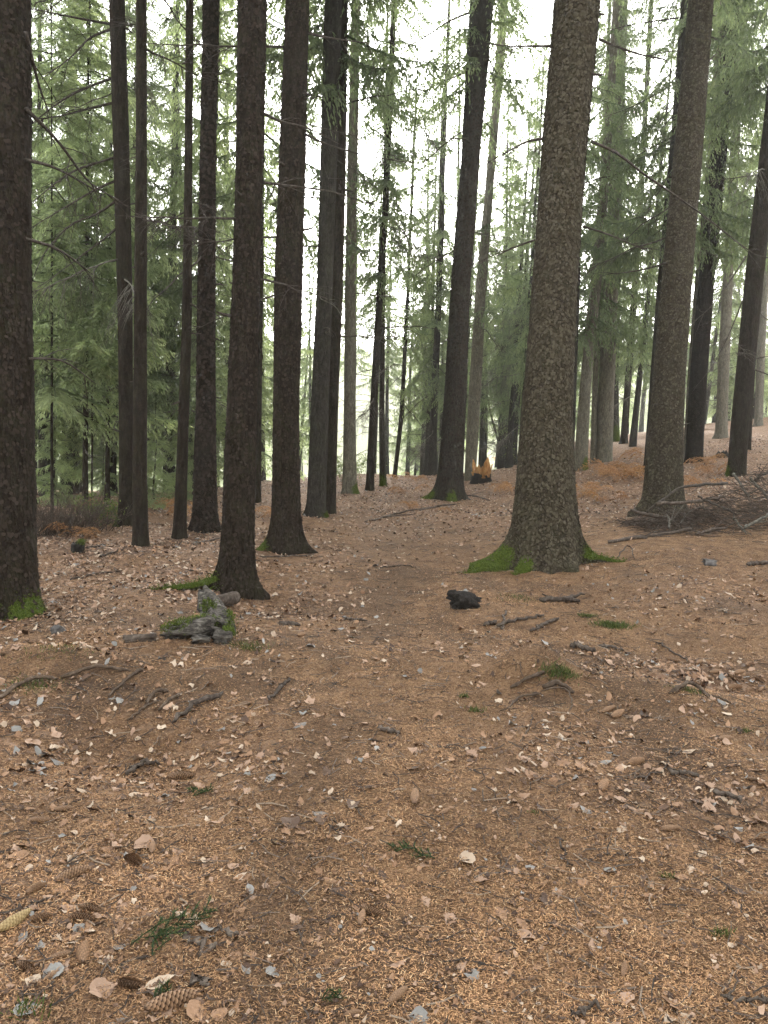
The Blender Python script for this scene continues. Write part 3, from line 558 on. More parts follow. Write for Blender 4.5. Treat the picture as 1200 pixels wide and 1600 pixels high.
T30 = trunk_tree('dark trunk rising behind the right end of the brushwood', [(742, 1137, 1164), (650, 1144, 1170), (450, 1163, 1190), (250, 1186, 1211), (0, 1214, 1238)], 'brown', 24, CR_OLD[0], 0.0, moss=[(A, .7, .35, .7)], seg=28, ndead=9, nstub=8, flare=.8, dead_lo=2.2, bare=2)
T30b = trunk_tree('dark narrow trunk close behind the one at the right end of the brushwood', [(703, 1165, 1173), (600, 1170, 1178), (450, 1178, 1187), (200, 1200, 1208)], 'brown', 20, CR_MID[2], 4.0, seg=16, ndead=7, nstub=3, flare=.5, dead_lo=2)
T31 = trunk_tree('hazy grey trunk with dark mossy foot on the upper slope', [(684, 1118, 1136), (600, 1122, 1139), (450, 1131, 1146), (200, 1148, 1161)], 'pale', 22, CR_MID[0], 4.0, seg=20, ndead=8, nstub=4, flare=1.0, dead_lo=2.5, bare=3)
T32 = trunk_tree('hazy pale trunk highest on the slope at the right edge', [(666, 1179, 1191), (550, 1184, 1196), (400, 1194, 1205)], 'pale', 22, CR_MID[1], 3.0, seg=18, ndead=8, nstub=3, dead_lo=2.5, bare=2)
T33 = trunk_tree('dim trunk just visible behind the right side of the spruce by the rotten log', [(785, 398, 408), (600, 400, 409), (300, 403, 411)], 'brown', 19, CR_MID[1], 1.5, seg=18, ndead=6, nstub=3, flare=.3, dead_lo=2.5)
# thin curved dead pole by the meadow
T18 = trunk_tree('thin bent dark sapling stem curving down to the ground right of the torn stump', [(728, 786, 791), (690, 777, 781), (650, 766, 769), (600, 757, 759), (520, 748, 749)], 'brown', 5.5, None, seg=12, ndead=5, nstub=0, flare=.2, dead_lo=1.2, name='sapling')
# left background stems against the bright meadow gap
for lab, pr, cm in (('short brown trunk standing in the bright gap left of the arching-branched spruce', [(795, 128, 138), (700, 129, 137), (400, 131, 138)], CR_YOUNG[2]),
                    ('dark trunk at the right side of the bright meadow gap', [(782, 163, 172), (690, 165, 171), (400, 168, 173)], CR_MID[2]),
                    ('thin dark stem among the green young spruces near the left trunk', [(808, 79, 84), (650, 79, 83), (400, 80, 83)], CR_YOUNG[0]),
                    ('very thin stem standing between the two trunks in the bright meadow gap', [(798, 142, 145), (700, 143, 146), (400, 144, 146)], CR_YOUNG[1])):
    trunk_tree(lab, pr, 'brown', 10 if cm in CR_YOUNG else 14, cm, 1.2 if cm in CR_YOUNG else 0.5, seg=14, ndead=8, nstub=2, flare=.3, dead_lo=1.0)

def bark_scales(t, n, size, hmax, lift, mat):
    """flaking bark: small plates that stand off the trunk at their lower edge, each too small to pick apart"""
    r = np.random.default_rng(3 + n); th = r.uniform(0, 2 * math.pi, n); z = 0.05 + (hmax - 0.05) * r.random(n); P = t.surf(th, z); P2 = t.surf(th, z + .03); U = P2 - P; U /= np.linalg.norm(U, axis=1, keepdims=True)
    S = np.stack([-np.sin(th), np.cos(th), 0 * th], 1); N = np.cross(S, U); a = (size * r.uniform(.5, 1.3, n))[:, None]; b = (size * r.uniform(.35, .8, n))[:, None]; e = (lift * r.uniform(.3, 1.3, n))[:, None]; tw = r.normal(0, .35, n)[:, None]; U2 = U + S * tw; S2 = S - U * tw
    V = np.stack([P + U2 * a * .8 - N * .003, P - S2 * b + N * e * .35, P + S2 * b + N * e * .45, P - U2 * a * .75 - S2 * b * .6 + N * e, P - U2 * a * r.uniform(.6, 1, (n, 1)) + S2 * b * .55 + N * e * .9], 1).reshape(-1, 3); k = np.arange(n)[:, None] * 5
    link('bark_scales', mesh('bark_scales', V, [k + np.array([[1, 3, 4, 2]]), k + np.array([[0, 1, 2]])], mat, {'tint': np.repeat(r.random(n), 5)}, smooth=False), t.trunk, kind='stuff')
def scalemat(name, a, b, c):
    m = NT(name, .95, .04); f = m.math('ADD', m.math('MULTIPLY', m.attr('tint'), .55), m.math('MULTIPLY', m.noise(m.coord(), 50, 4, .7), .5)); m.color(m.ramp(f, [(.2, a), (.5, b), (.85, c)])); return m.m
MS1 = scalemat('olive_bark_scales', (.034, .028, .018), (.062, .052, .035), (.098, .084, .060)); MS2 = scalemat('brown_bark_scales', (.014, .010, .008), (.028, .021, .016), (.048, .037, .029))
bark_scales(T19, 15000, .025, 7.5, .009, MS1); bark_scales(T27, 9000, .022, 8.5, .007, MS1); bark_scales(T6, 5000, .022, 6.0, .008, MS2); bark_scales(T7, 5000, .024, 7.5, .008, MS2); bark_scales(T1, 6000, .026, 5.5, .008, MS2); bark_scales(T5, 5000, .032, 8.0, .010, MS2); bark_scales(T16, 6000, .034, 10.0, .010, MS2)
px_branch(T19, [(924, 221), (965, 240), (1010, 275), (1062, 310), (1110, 345), (1175, 395), (1205, 402)], 0.013, 0.5, 6)
px_branch(T19, [(912, 354), (950, 366), (985, 381), (1012, 392)], 0.009, 0.3, 3)
px_branch(T19, [(936, 61), (962, 72), (1000, 85), (1038, 93), (1042, 98)], 0.012, -0.2, 4)
px_branch(T19, [(868, 72), (835, 72), (800, 72), (770, 70)], 0.012, 0.4, 4)
px_branch(T19, [(852, 216), (825, 221), (800, 233), (760, 255)], 0.013, 0.5, 5)
px_branch(T19, [(835, 375), (805, 386), (775, 400)], 0.010, 0.4, 3)
px_branch(T16, [(733, 20), (700, 34), (660, 60), (615, 82)], 0.02, 0.5, 6)
px_branch(T16, [(725, 114), (690, 128), (655, 137)], 0.018, 0.4, 4)
px_branch(T16, [(720, 155), (700, 180), (680, 200)], 0.012, 0.4, 3)
px_branch(T2, [(175, 38), (130, 30), (80, 20), (40, 12)], 0.016, -0.8, 6)
px_branch(T2, [(176, 45), (140, 60), (110, 90), (70, 120)], 0.016, -0.6, 9)
px_branch(T2, [(177, 122), (140, 135), (100, 155), (60, 185), (42, 200)], 0.017, -0.8, 10)
px_branch(T2, [(179, 160), (130, 172), (90, 182), (55, 186)], 0.016, -0.5, 10)
px_branch(T2, [(182, 245), (150, 255), (110, 270), (70, 300), (45, 320)], 0.017, -0.7, 12)
px_branch(T2, [(182, 282), (150, 296), (100, 325), (45, 358)], 0.018, -0.8, 12)
px_branch(T2, [(184, 312), (150, 335), (110, 352), (70, 395), (50, 440)], 0.017, -0.4, 12)
px_branch(T2, [(184, 355), (160, 375), (120, 405), (60, 450)], 0.015, -0.6, 8)
px_branch(T1, [(40, 50), (60, 130), (78, 180)], 0.014, 0.8, 4)
px_branch(T1, [(40, 170), (90, 220), (140, 285), (185, 312)], 0.014, 1.5, 6)
px_branch(T1, [(40, 250), (80, 260), (120, 280), (165, 308)], 0.013, 1.2, 6)
px_branch(T1, [(40, 373), (80, 385), (110, 402), (140, 425)], 0.013, 1.0, 6)
px_branch(T1, [(45, 560), (100, 565), (150, 600)], 0.010, 1.0, 5)
px_branch(T7, [(482, 52), (520, 60), (580, 68)], 0.014, 0.6, 4)
px_branch(T7, [(478, 210), (510, 225), (560, 240), (640, 255)], 0.012, 0.8, 5)
px_branch(T6, [(413, 178), (440, 190), (480, 200), (530, 225)], 0.012, 0.6, 5)
px_branch(T6, [(411, 285), (450, 290), (520, 300), (580, 320)], 0.012, 0.8, 5)
px_branch(T8, [(518, 450), (500, 465), (525, 480), (540, 510)], 0.008, -0.3, 2, M_GREYTWIG)
px_branch(T27, [(1044, 410), (1010, 420), (975, 426), (950, 428)], 0.014, 0.3, 4)
px_branch(T26, [(1055, 130), (1020, 150), (980, 170), (935, 185)], 0.014, 0.5, 7)
px_branch(T26, [(1060, 28), (1010, 35), (960, 45), (935, 60)], 0.016, 0.3, 7)
px_branch(T26, [(1048, 215), (1010, 235), (985, 250)], 0.014, 0.3, 6)
px_branch(T30, [(1166, 400), (1140, 440), (1110, 480), (1080, 505)], 0.014, -0.3, 8)
px_branch(T30, [(1160, 470), (1140, 520), (1120, 560), (1105, 585)], 0.012, -0.3, 6)
px_branch(T29, [(1160, 20), (1120, 22), (1085, 0)], 0.016, -0.3, 3)

# background spruces, each with trunk and crown
def bg_tree(x, y, kind, k, s, label, group, r):
    z = float(h(x, y)); e = bpy.data.objects.new('spruce_tree', None); COL.objects.link(e); e.location = (x, y, z); tag(e, label, 'tree', group)
    me, H, r0 = {'young': (CR_YOUNG, (10, 8.5, 11.5), 0.085), 'mid': (CR_MID, (17.5, 18.5, 14.5), 0.15), 'lace': (CR_LACE, (17.5, 18.5, 14.5), 0.13), 'sap': (CR_SAP, (2.8,), 0.03), 'old': (CR_OLD, (22, 23), 0.2)}[kind]
    tr = link('trunk', BGT[kind][k % len(BGT[kind])], e); c = link('crown', me[k % len(me)], e); e.scale = (s, s, s); e.rotation_euler = (r.uniform(-.03, .03), r.uniform(-.03, .05), r.uniform(0, 6.28))
    if kind in ('mid', 'old', 'lace'):
        for _ in range(11):
            zz = r.uniform(1.2, 8.0); a = r.uniform(0, 6.28); o_ = link('dead_branch', (DEADM + BARE)[r.integers(len(DEADM) + len(BARE))], e, (0.1 * math.cos(a), 0.1 * math.sin(a), zz)); q = r.uniform(.6, 1.25); o_.scale = (q, q, q); o_.rotation_euler = (r.uniform(-.4, .4), r.uniform(-.1, .4), a)
    return e
BGT = {}
for kind, (Hs, r0, bk) in {'young': ((10, 8.5, 11.5), .08, 'brown'), 'mid': ((17.5, 18.5, 14.5), .15, 'grey'), 'lace': ((17.5, 18.5, 14.5), .12, 'grey'), 'sap': ((2.8,), .03, 'brown'), 'old': ((22, 23), .19, 'grey')}.items():
    BGT[kind] = []
    for H in Hs:
        z = np.concatenate([[-.4], np.linspace(0, H, 16)]); w = rng.normal(0, .012, (len(z), 2)).cumsum(0); w[:2] = 0
        V, Q, T = tube(np.stack([w[:, 0], w[:, 1], z], 1), np.maximum(r0 * (1 - z / H * .95) + .06 * r0 / .1 * np.exp(-np.maximum(z, 0) / .25) * .4, .008), 10, .04); BGT[kind].append(mesh('trunk', V, [Q, T], BARK[bk], {'moss': np.zeros(len(V))}))
rb = np.random.default_rng(77); placed = []
SCATTERED = []
def scatter(n, xr_, yr_, kinds, label, group, mind=1.6, ok=None, sc=(0.8, 1.15)):
    tries = 0; c = 0
    while c < n and tries < 4000:
        tries += 1; x, y = rb.uniform(*xr_), rb.uniform(*yr_)
        if any((x - a) ** 2 + (y - b) ** 2 < mind ** 2 for a, b in placed) or (ok and not ok(x, y)): continue
        if any((x - t.base[0]) ** 2 + (y - t.base[1]) ** 2 < 1.2 ** 2 for t in ALLTREES): continue
        placed.append((x, y)); k = kinds[rb.integers(len(kinds))]; SCATTERED.append((bg_tree(x, y, k, int(rb.integers(6)), rb.uniform(*sc), label, group, rb), label, x, y)); c += 1
inview = lambda x, y: -0.58 < x / y < 0.60
gap = lambda x, y: inview(x, y) and not (-0.395 < x / y < -0.36 and y < 40)
scatter(17, (-12, -3.4), (14.5, 22), ['young', 'young', 'young', 'mid'], 'green thicket', 'young spruces in the left thicket', 1.4, gap)
scatter(10, (-18, -3.2), (23, 34), ['young', 'mid', 'mid'], 'hazy background', 'spruces deep in the left background', 1.7, gap, (0.9, 1.25))
scatter(13, (-5, 3.6), (26, 46), ['old', 'lace', 'mid'], 'lacy light', 'spruces beyond the bend of the path', 1.6, lambda x, y: -0.12 < x / y < 0.088, (0.55, 0.85))
scatter(7, (0.9, 3.8), (25, 42), ['lace'], 'tall thin-crowned', 'thin-crowned spruces in the sunny gap', 1.3, lambda x, y: 0.03 < x / y < 0.10, (0.85, 1.15))
scatter(11, (0.8, 9.0), (27, 50), ['mid', 'lace', 'old'], 'lacy backlit', 'backlit spruces at the sunny gap', 1.6, lambda x, y: 0.03 < x / y < 0.21, (0.8, 1.15))
scatter(7, (2.6, 9.0), (27, 46), ['lace', 'old', 'mid'], 'lacy hazy', 'spruces behind the biggest spruce', 1.7, lambda x, y: x / y > 0.088)
scatter(18, (7.5, 27), (28, 48), ['mid', 'old', 'lace', 'mid'], 'dim hazy', 'spruces far up the right slope', 1.9, inview, (0.85, 1.15))
scatter(22, (-34, 36), (46, 70), ['young', 'lace', 'young'], 'faint far', 'spruces at the far wood edge', 2.2, inview, (0.8, 1.2))
scatter(4, (-6.5, -4), (13, 17), ['sap'], 'knee-high bright green seedling', 'spruce seedlings', 0.8, None, (0.5, 0.9))
scatter(12, (14, 36), (40, 62), ['young', 'mid'], 'pale background', 'spruces on the crest of the right slope', 1.8, lambda x, y: 0.27 < x / y < 0.6, (0.9, 1.2))
# unseen spruces added beside and behind the viewer so the wood blocks light there
scatter(64, (-20, 22), (-18, 12), ['old', 'mid', 'young', 'young'], 'unseen spruce added beside or behind the viewer to block light', 'unseen light-blocking spruces around the viewer', 1.9, lambda x, y: math.hypot(x, y) > 4.2 and (y < -1 or abs(x) > 0.62 * y + 4.2), (0.9, 1.1))

# each background spruce is told by the near trunks it stands between and its rank in depth
NICK = [(T1, 'left-edge trunk'), (T2, 'arching-branched trunk'), (T3, 'slim straight trunk'), (T4, 'thinnest near trunk'), (T5, 'flaky plated trunk'), (T6, 'log-side spruce'), (T7, 'wide-footed trunk'), (T8, 'grey-brown trunk'), (T10, 'pale path trunk'), (T11, 'slim leaning trunk'), (T14, 'meadow-edge trunk'), (T16, 'thick leaning trunk'), (T19, 'biggest scaly spruce'), (T22, 'broad lichen-grey trunk'), (T27, 'thick slope spruce'), (T29, 'purplish slope trunk'), (T30, 'brushwood trunk')]
_nk = sorted((t.base[0] / t.base[1], n) for t, n in NICK); _gap = {}
for e, d, x, y in SCATTERED:
    if y < 12.5 or not inview(x, y): continue
    q = x / y; lo = [n for a, n in _nk if a <= q]; hi = [n for a, n in _nk if a > q]
    place = f'between the {lo[-1]} and the {hi[0]}' if lo and hi else (f'right of the {lo[-1]}' if lo else f'left of the {hi[0]}')
    _gap.setdefault((d, place), []).append((math.hypot(x, y), e))
for (d, place), L in _gap.items():
    for k, (_, e) in enumerate(sorted(L, key=lambda v: v[0])):
        rank = '' if len(L) == 1 else ('nearest ' if k == 0 else ('farthest ' if k == len(L) - 1 else ('second', 'third', 'fourth', 'fifth', 'sixth', 'seventh', 'eighth', 'ninth', 'tenth', 'eleventh', 'twelfth', 'thirteenth', 'fourteenth')[min(k - 1, 12)] + ' nearest '))
        e['label'] = f'{rank}{d} spruce {place}'
# ------------------------------------------------------------------ haze
def haze():
    m = bpy.data.materials.new('pale_air'); m.use_nodes = True; t = m.node_tree; t.nodes.clear(); o = t.nodes.new('ShaderNodeOutputMaterial'); v = t.nodes.new('ShaderNodeVolumePrincipled')
    v.inputs['Color'].default_value = (0.93, 0.95, 0.96, 1); v.inputs['Density'].default_value = 0.0009; v.inputs['Anisotropy'].default_value = 0.5
    t.links.new(v.outputs[0], o.inputs['Volume'])
    x0, x1, y0, y1, z0, z1 = -175, 215, -30, 480, -8, 75
    V = [(x, y, z) for x in (x0, x1) for y in (y0, y1) for z in (z0, z1)]
    link('haze', mesh('haze', np.array(V, float), [np.array([[0, 1, 3, 2], [4, 6, 7, 5], [0, 4, 5, 1], [2, 3, 7, 6], [0, 2, 6, 4], [1, 5, 7, 3]])], m, smooth=False), kind='stuff', label='thin pale morning haze between the trees')
haze()
#DETAILS
# ------------------------------------------------------------------ ground litter
def gnormal(x, y, e=0.03):
    return np.stack([-(h(x + e, y) - h(x - e, y)) / (2 * e), -(h(x, y + e) - h(x, y - e)) / (2 * e), np.ones_like(np.asarray(x, float))], -1)
LANDMARKS = [((310, 970), 'near the rotten log'), ((648, 1250), 'near the upright cone on the path'), ((270, 1452), 'by the long green sprig'), ((640, 1335), 'by the small dark green sprig'),
             ((575, 1435), 'by the cone pair low in the centre'), ((60, 1490), 'among the cones in the bottom left corner'), ((130, 1150), 'in the leaf-filled hollow at the left'), ((283, 1218), 'near the long lying cone at the left'),
             ((850, 1050), 'beside the dark hummock right of the path'), ((957, 1118), 'near the two cones right of the hummock'), ((1140, 1055), 'in the cone-strewn hollow at the right'), ((920, 1190), 'in the grey-leaf cluster right of centre'),
             ((1140, 1245), 'below the pale broken stick at the right'), ((1125, 1460), 'by the tiny grass tuft at the right'), ((820, 1345), 'on the needles right of the path'), ((975, 1520), 'near the small dark cone at lower right'),
             ((700, 1560), 'at the bottom edge of the path'), ((725, 935), 'near the black rotten stump piece'), ((450, 1350), 'along the faint dark rut'), ((450, 930), 'in the litter right of the mossy root'), ((1100, 1570), 'in the bottom right corner'), ((640, 1120), 'in the middle of the path'), ((290, 1560), 'on the bottom edge left of the path')]
_LM = [(*flat(*p), s) for p, s in LANDMARKS]
def landmark(x, y):
    return min(_LM, key=lambda q: ((x - q[0]) ** 2 + (y - q[1]) ** 2) / (0.3 + 0.25 * q[1]) ** 2)[2]

# needles: a loose carpet of small geometry in front, the floor's own texture further off
def needles():
    n = 520000; y = 1.25 * (9.0 / 1.25) ** rng.random(n); x = rng.uniform(-1, 1, n) * (0.35 + 0.56 * y) + 0.02 * y
    k = rng.random(n) < 1 - 0.75 * soilden(x, y); x, y = x[k], y[k]; n = len(x)
    L = rng.uniform(0.010, 0.022, n) * (0.85 + 0.06 * y); a = rng.uniform(0, 2 * math.pi, n); D = np.stack([np.cos(a), np.sin(a), rng.normal(0.05, 0.25, n)], 1); D /= np.linalg.norm(D, axis=1, keepdims=True)
    P = np.stack([x, y, h(x, y) + rng.uniform(0.0005, 0.012, n)], 1); S = np.stack([-np.sin(a), np.cos(a), rng.normal(0, .3, n)], 1) * (rng.uniform(0.0008, 0.0015, n) * (0.75 + 0.13 * y))[:, None]
    V = np.stack([P + S, P - S, P + D * L[:, None]], 1).reshape(-1, 3)
    pal = np.array([(0.46, 0.268, 0.135), (0.36, 0.195, 0.092), (0.22, 0.115, 0.055), (0.078, 0.042, 0.024), (0.58, 0.40, 0.23), (0.40, 0.225, 0.120)])
    c = pal[rng.choice(6, n, p=[.20, .23, .20, .25, .04, .08])] * rng.uniform(0.75, 1.2, (n, 1)) * ((0.95 + 0.6 * vnoise(x, y, 0.35, 6) + 0.35 * vnoise(x, y, 0.12, 8)) * (1 - 0.45 * trackden(x, y)))[:, None]
    link('needle_litter', mesh('needle_litter', V, [np.arange(3 * n).reshape(-1, 3)], M_NEEDLE, {'col': np.repeat(c, 3, 0)}, smooth=False), kind='stuff', label='carpet of fallen brown spruce needles on the ground')
needles()

def leaf_mesh(kind, seed, mat):
    r = np.random.default_rng(seed); n = 11; s = np.linspace(0, 1, n)
    if kind == 'lobed':
        w = 0.30 * np.sin(np.pi * s ** 0.8) ** 0.7 * (1 + 0.26 * np.cos(np.pi * np.arange(n)) * r.uniform(0.6, 1.2, n)) * np.interp(s, [0, .6, 1], [.55, 1.1, .8]); w[-1] = 0.05
    elif kind == 'oval': w = 0.27 * np.sin(np.pi * s) ** 0.75 * r.uniform(.9, 1.1, n)
    else: w = 0.46 * np.sin(np.pi * s ** 0.75) ** 0.6 * r.uniform(.93, 1.07, n)
    w[0] = 0.012; wl = w * r.uniform(.85, 1.1, n); wr = w * r.uniform(.85, 1.1, n)
    cu, tw, fo = r.uniform(-.6, 1.5), r.uniform(-.9, .9), r.uniform(-.6, .8)
    def z(x, y): return cu * 0.35 * (x - .5) ** 2 + tw * (x - .5) * y + fo * np.abs(y) * 0.8 + 0.03 * np.sin(9 * x + seed) * np.abs(y) * 3
    rows = [np.stack([s - .5 + off * 0, k, z(s, k)], 1) for k, off in ((wl, 0), (wl * .5, 0), (0 * s, 0), (-wr * .5, 0), (-wr, 0))]
    V = np.concatenate(rows); Q = []
    for b in range(4):
        i = np.arange(n - 1) + b * n; Q.append(np.stack([i, i + 1, i + n + 1, i + n], 1))
    B = Buf(); B.add(V, np.concatenate(Q)); B.add(*tube(np.stack([[-.72, -.6, -.5], [0.03, .01, 0], [0.01, .015, z(0, 0)]], 1), [.012, .012, .014], 4))
    return B.mesh('fallen_leaf', mat)
LEAFV = {}
for ci, c in enumerate(LEAFCOL):
    for ki, k in enumerate(('lobed', 'oval', 'round')): LEAFV[c, k] = [leaf_mesh(k, 500 + 31 * ci + 7 * ki + q, M_LEAF[c]) for q in range(4 if k == 'lobed' else 2)]
def leaves():
    n = 190000; y = 1.3 + 25 * rng.random(n) ** 0.75; x = rng.uniform(-1, 1, n) * (0.8 + 0.60 * y)
    den = leafden(x, y) ** 1.25; k = rng.random(n) < den * np.clip(0.30 + 0.05 * y, 0, 0.60); x, y = x[k], y[k]; n = len(x)
    # a thin even sprinkle in the foreground
    m = 820; y2 = 1.5 + 4.4 * rng.random(m); x2 = rng.uniform(-1, 1, m) * (0.5 + 0.55 * y2); j2 = rng.integers(0, 170, m); cl = rng.random(m) < .62; x2 = np.where(cl, x2[j2] + rng.normal(0, .09, m), x2); y2 = np.where(cl, y2[j2] + rng.normal(0, .08, m), y2); x = np.concatenate([x, x2]); y = np.concatenate([y, y2]); n = len(x)
    m = 11000; y3 = 1.4 * (11 / 1.4) ** rng.random(m); x3 = rng.uniform(-1, 1, m) * (0.4 + 0.56 * y3); x = np.concatenate([x, x3]); y = np.concatenate([y, y3]); n0 = n; n = len(x)
    size = np.clip(rng.lognormal(math.log(0.038), 0.33, n), 0.018, 0.068); size[n0:] = rng.uniform(.008, .024, m); d = np.hypot(x, y)
    cn = list(LEAFCOL); col = rng.choice(5, n, p=[.17, .27, .29, .20, .07]); col[n0:] = rng.choice(5, m, p=[.05, .12, .25, .56, .02]); kd = rng.choice(3, n, p=[.5, .33, .17]); kd[col == 4] = rng.choice([1, 2], (col == 4).sum())
    vis = (np.abs(x / y - 0.0) < 0.50 + 0.02) & (y > 1.75); score = np.where(vis & (np.arange(n) < n0), size / d ** 1.6, 0); order = np.argsort(-score); top = order[:300]; rest = order[300:]
    g = gnormal(x, y); made = {}
    for i in top:
        c = cn[col[i]]; k = ('lobed', 'oval', 'round')[kd[i]]; L = LEAFV[c, k]; s = size[i]
        o = link('fallen_leaf', L[int(rng.integers(len(L)))], None, (x[i], y[i], h(x[i], y[i]) + 0.004 + 0.03 * s))
        szw = 'small' if s < .036 else ('large' if s > .055 else 'medium-sized'); sh = {'lobed': 'lobed oak-like', 'oval': 'oval', 'round': 'rounded'}[k]
        tag(o, f'{szw} {c} {sh} leaf {landmark(x[i], y[i])}', 'leaf', 'fallen leaves on the forest floor'); made.setdefault(o['label'], []).append((d[i], o))
        q = Vector(g[i]).to_track_quat('Z', 'Y').to_matrix().to_4x4(); R = Matrix.Rotation(rng.uniform(0, 6.28), 4, 'Z') @ Matrix.Rotation(rng.normal(0, .22), 4, 'X') @ Matrix.Rotation(rng.normal(0, .2), 4, 'Y')
        if rng.random() < .35: R = R @ Matrix.Rotation(math.pi, 4, 'X')
        o.matrix_world = Matrix.Translation(o.location) @ q @ R @ Matrix.Diagonal((s * 1.25, s * 1.25, s * 1.25, 1))
    for lab, L in made.items():
        for k, (_, o) in enumerate(sorted(L, key=lambda v: v[0]) if len(L) > 1 else []):
            o['label'] = ('nearest ' if k == 0 else 'farthest ' if k == len(L) - 1 else ('second', 'third', 'fourth', 'fifth', 'sixth', 'seventh', 'eighth', 'ninth', 'tenth', 'eleventh', 'twelfth', 'thirteenth', 'fourteenth')[min(k - 1, 12)] + ' nearest ') + lab
    # the rest: crumpled eight-sided leaves, one mass
    i = rest; N = len(i); kk = 8; th = np.arange(kk) * 2 * math.pi / kk + rng.uniform(0, 6.28, (N, 1)); el = rng.uniform(.35, .8, (N, 1)); ax = rng.uniform(0, math.pi, (N, 1))
    rr = size[i][:, None] * 0.55 * rng.uniform(.62, 1.15, (N, kk)); u = rr * np.cos(th); v = rr * np.sin(th) * el; px = u * np.cos(ax) - v * np.sin(ax); py = u * np.sin(ax) + v * np.cos(ax)
    tl = rng.normal(0, .28, (N, 2)); xx = x[i][:, None] + px; yy = y[i][:, None] + py
    cz = h(x[i], y[i])[:, None] + .008 + .09 * size[i][:, None]
    zz = cz + g[i][:, 0:1] * -0 + (-(g[i][:, 0:1]) * px - (g[i][:, 1:2]) * py) + tl[:, :1] * px + tl[:, 1:] * py + rng.normal(0, .14, (N, kk)) * size[i][:, None]
    V = np.concatenate([np.stack([xx, yy, zz], -1), np.stack([x[i], y[i], cz[:, 0] + rng.normal(0, .08, N) * size[i]], -1)[:, None]], 1).reshape(-1, 3)
    b = np.arange(N)[:, None] * (kk + 1); j = np.arange(kk)[None]; T = np.stack([b + j, b + (j + 1) % kk, b + kk + 0 * j], -1).reshape(-1, 3)
    ca = np.array([LEAFCOL[c][0] for c in cn]); cb = np.array([LEAFCOL[c][1] for c in cn]); c = ca[col[i]] + (cb - ca)[col[i]] * rng.random((N, 1)); c = np.repeat(c, kk + 1, 0) * rng.uniform(.85, 1.12, (N * (kk + 1), 1))
    link('leaf_litter', mesh('leaf_litter', V, [T], M_LITTER, {'col': c}, smooth=False), kind='stuff', label='dry brown and pale leaf litter strewn over the forest floor')
leaves()

# small broken twigs, too many to pick apart
def twig_litter():
    n = 7500; y = 1.4 + 14 * rng.random(n) ** 1.1; x = rng.uniform(-1, 1, n) * (0.6 + .58 * y); a = rng.uniform(0, 6.28, n); L = rng.uniform(.02, .12, n) * (1 + .05 * y); B = []
    s = np.array([0, .5, 1.0]); bend = rng.normal(0, .12, n) * L
    cx_ = x[:, None] + np.cos(a)[:, None] * L[:, None] * s - np.sin(a)[:, None] * bend[:, None] * np.array([0, 1, 0]); cy_ = y[:, None] + np.sin(a)[:, None] * L[:, None] * s + np.cos(a)[:, None] * bend[:, None] * np.array([0, 1, 0])
    cz_ = h(cx_, cy_) + .004 + rng.uniform(0, .006, (n, 1)); w = rng.uniform(.0012, .0032, n)[:, None, None]
    P = np.stack([cx_, cy_, cz_], -1); S = np.stack([-np.sin(a), np.cos(a), 0 * a], -1)[:, None]; U = np.array([0, 0, 1.0])
    V = np.stack([P + S * w, P + U * w * 1.4, P - S * w], 2)      # n,3 stations,3 ring
    b = (np.arange(n) * 9)[:, None, None]; st = (np.arange(2) * 3)[None, :, None]; j = np.arange(2)[None, None]
    Q = np.stack([b + st + j, b + st + j + 1, b + st + 3 + j + 1, b + st + 3 + j], -1).reshape(-1, 4)
    pal = np.array([(.035, .026, .02), (.075, .055, .042), (.14, .105, .08), (.24, .18, .13)]); c = pal[rng.choice(4, n, p=[.45, .30, .15, .1])]
    link('twig_litter', mesh('twig_litter', V.reshape(-1, 3), [Q], M_NEEDLE, {'col': np.repeat(c, 9, 0)}), kind='stuff', label='thin broken twigs scattered over the needles')
twig_litter()

# ------------------------------------------------------------------ cones
def cone_mesh(seed, mat, opn=0.0, L=1.0):
    r = np.random.default_rng(seed); B = Buf(); n = 12; s = np.linspace(0, 1, n); prof = 0.135 * np.sin(np.pi * np.clip(s * .93 + .05, 0, 1)) ** .55 * np.interp(s, [0, .35, 1], [.95, 1.1, .75])
    bend = 0.05 * np.sin(np.pi * s) * r.uniform(-1, 1); P = np.stack([s - .5, bend, 0 * s], 1); V, Q, T = tube(P, prof * .86, 10); B.add(V, Q, T, c=.12)
    m = 130; q = (np.arange(m) + .5) / m * .97; th = np.arange(m) * 2.39996; R = np.interp(q, s, prof); b = np.interp(q, s, bend)
    er = np.stack([0 * th, np.cos(th), np.sin(th)], 1); et = np.stack([0 * th, -np.sin(th), np.cos(th)], 1); ex = np.array([1.0, 0, 0]); C = np.stack([q - .5, b, 0 * q], 1)
    w = (.052 * (R / .13) + .012)[:, None]; l = .075
    p0 = C + er * (R * .84)[:, None]; tip = C + ex * l + er * (R * (1.02 + opn) + .012 + opn * .05)[:, None]; mid = C + ex * l * .5 + er * (R * (1.0 + .5 * opn) + .008)[:, None]
    V = np.stack([p0 - et * w * .5, p0 + et * w * .5, mid + et * w * 1.0, tip + et * w * .35, tip - et * w * .35, mid - et * w * 1.0], 1).reshape(-1, 3); k = np.arange(m)[:, None] * 6
    Q = np.concatenate([k + np.array([[0, 1, 2, 5]]), k + np.array([[5, 2, 3, 4]])]); c = np.tile(np.array([.15, .15, .6, 1.0, 1.0, .6]), m) * np.repeat(r.uniform(.7, 1.1, m), 6); B.add(V, Q, c=c)  # scale bases darkened to paint the shade in the gaps; tips are tan
    return B.mesh('spruce_cone', mat, smooth=False)
CONES = [cone_mesh(1, M_CONE), cone_mesh(2, M_CONE, .12), cone_mesh(3, M_CONE, .35)]; CONEP = cone_mesh(4, M_CONEP, .05)
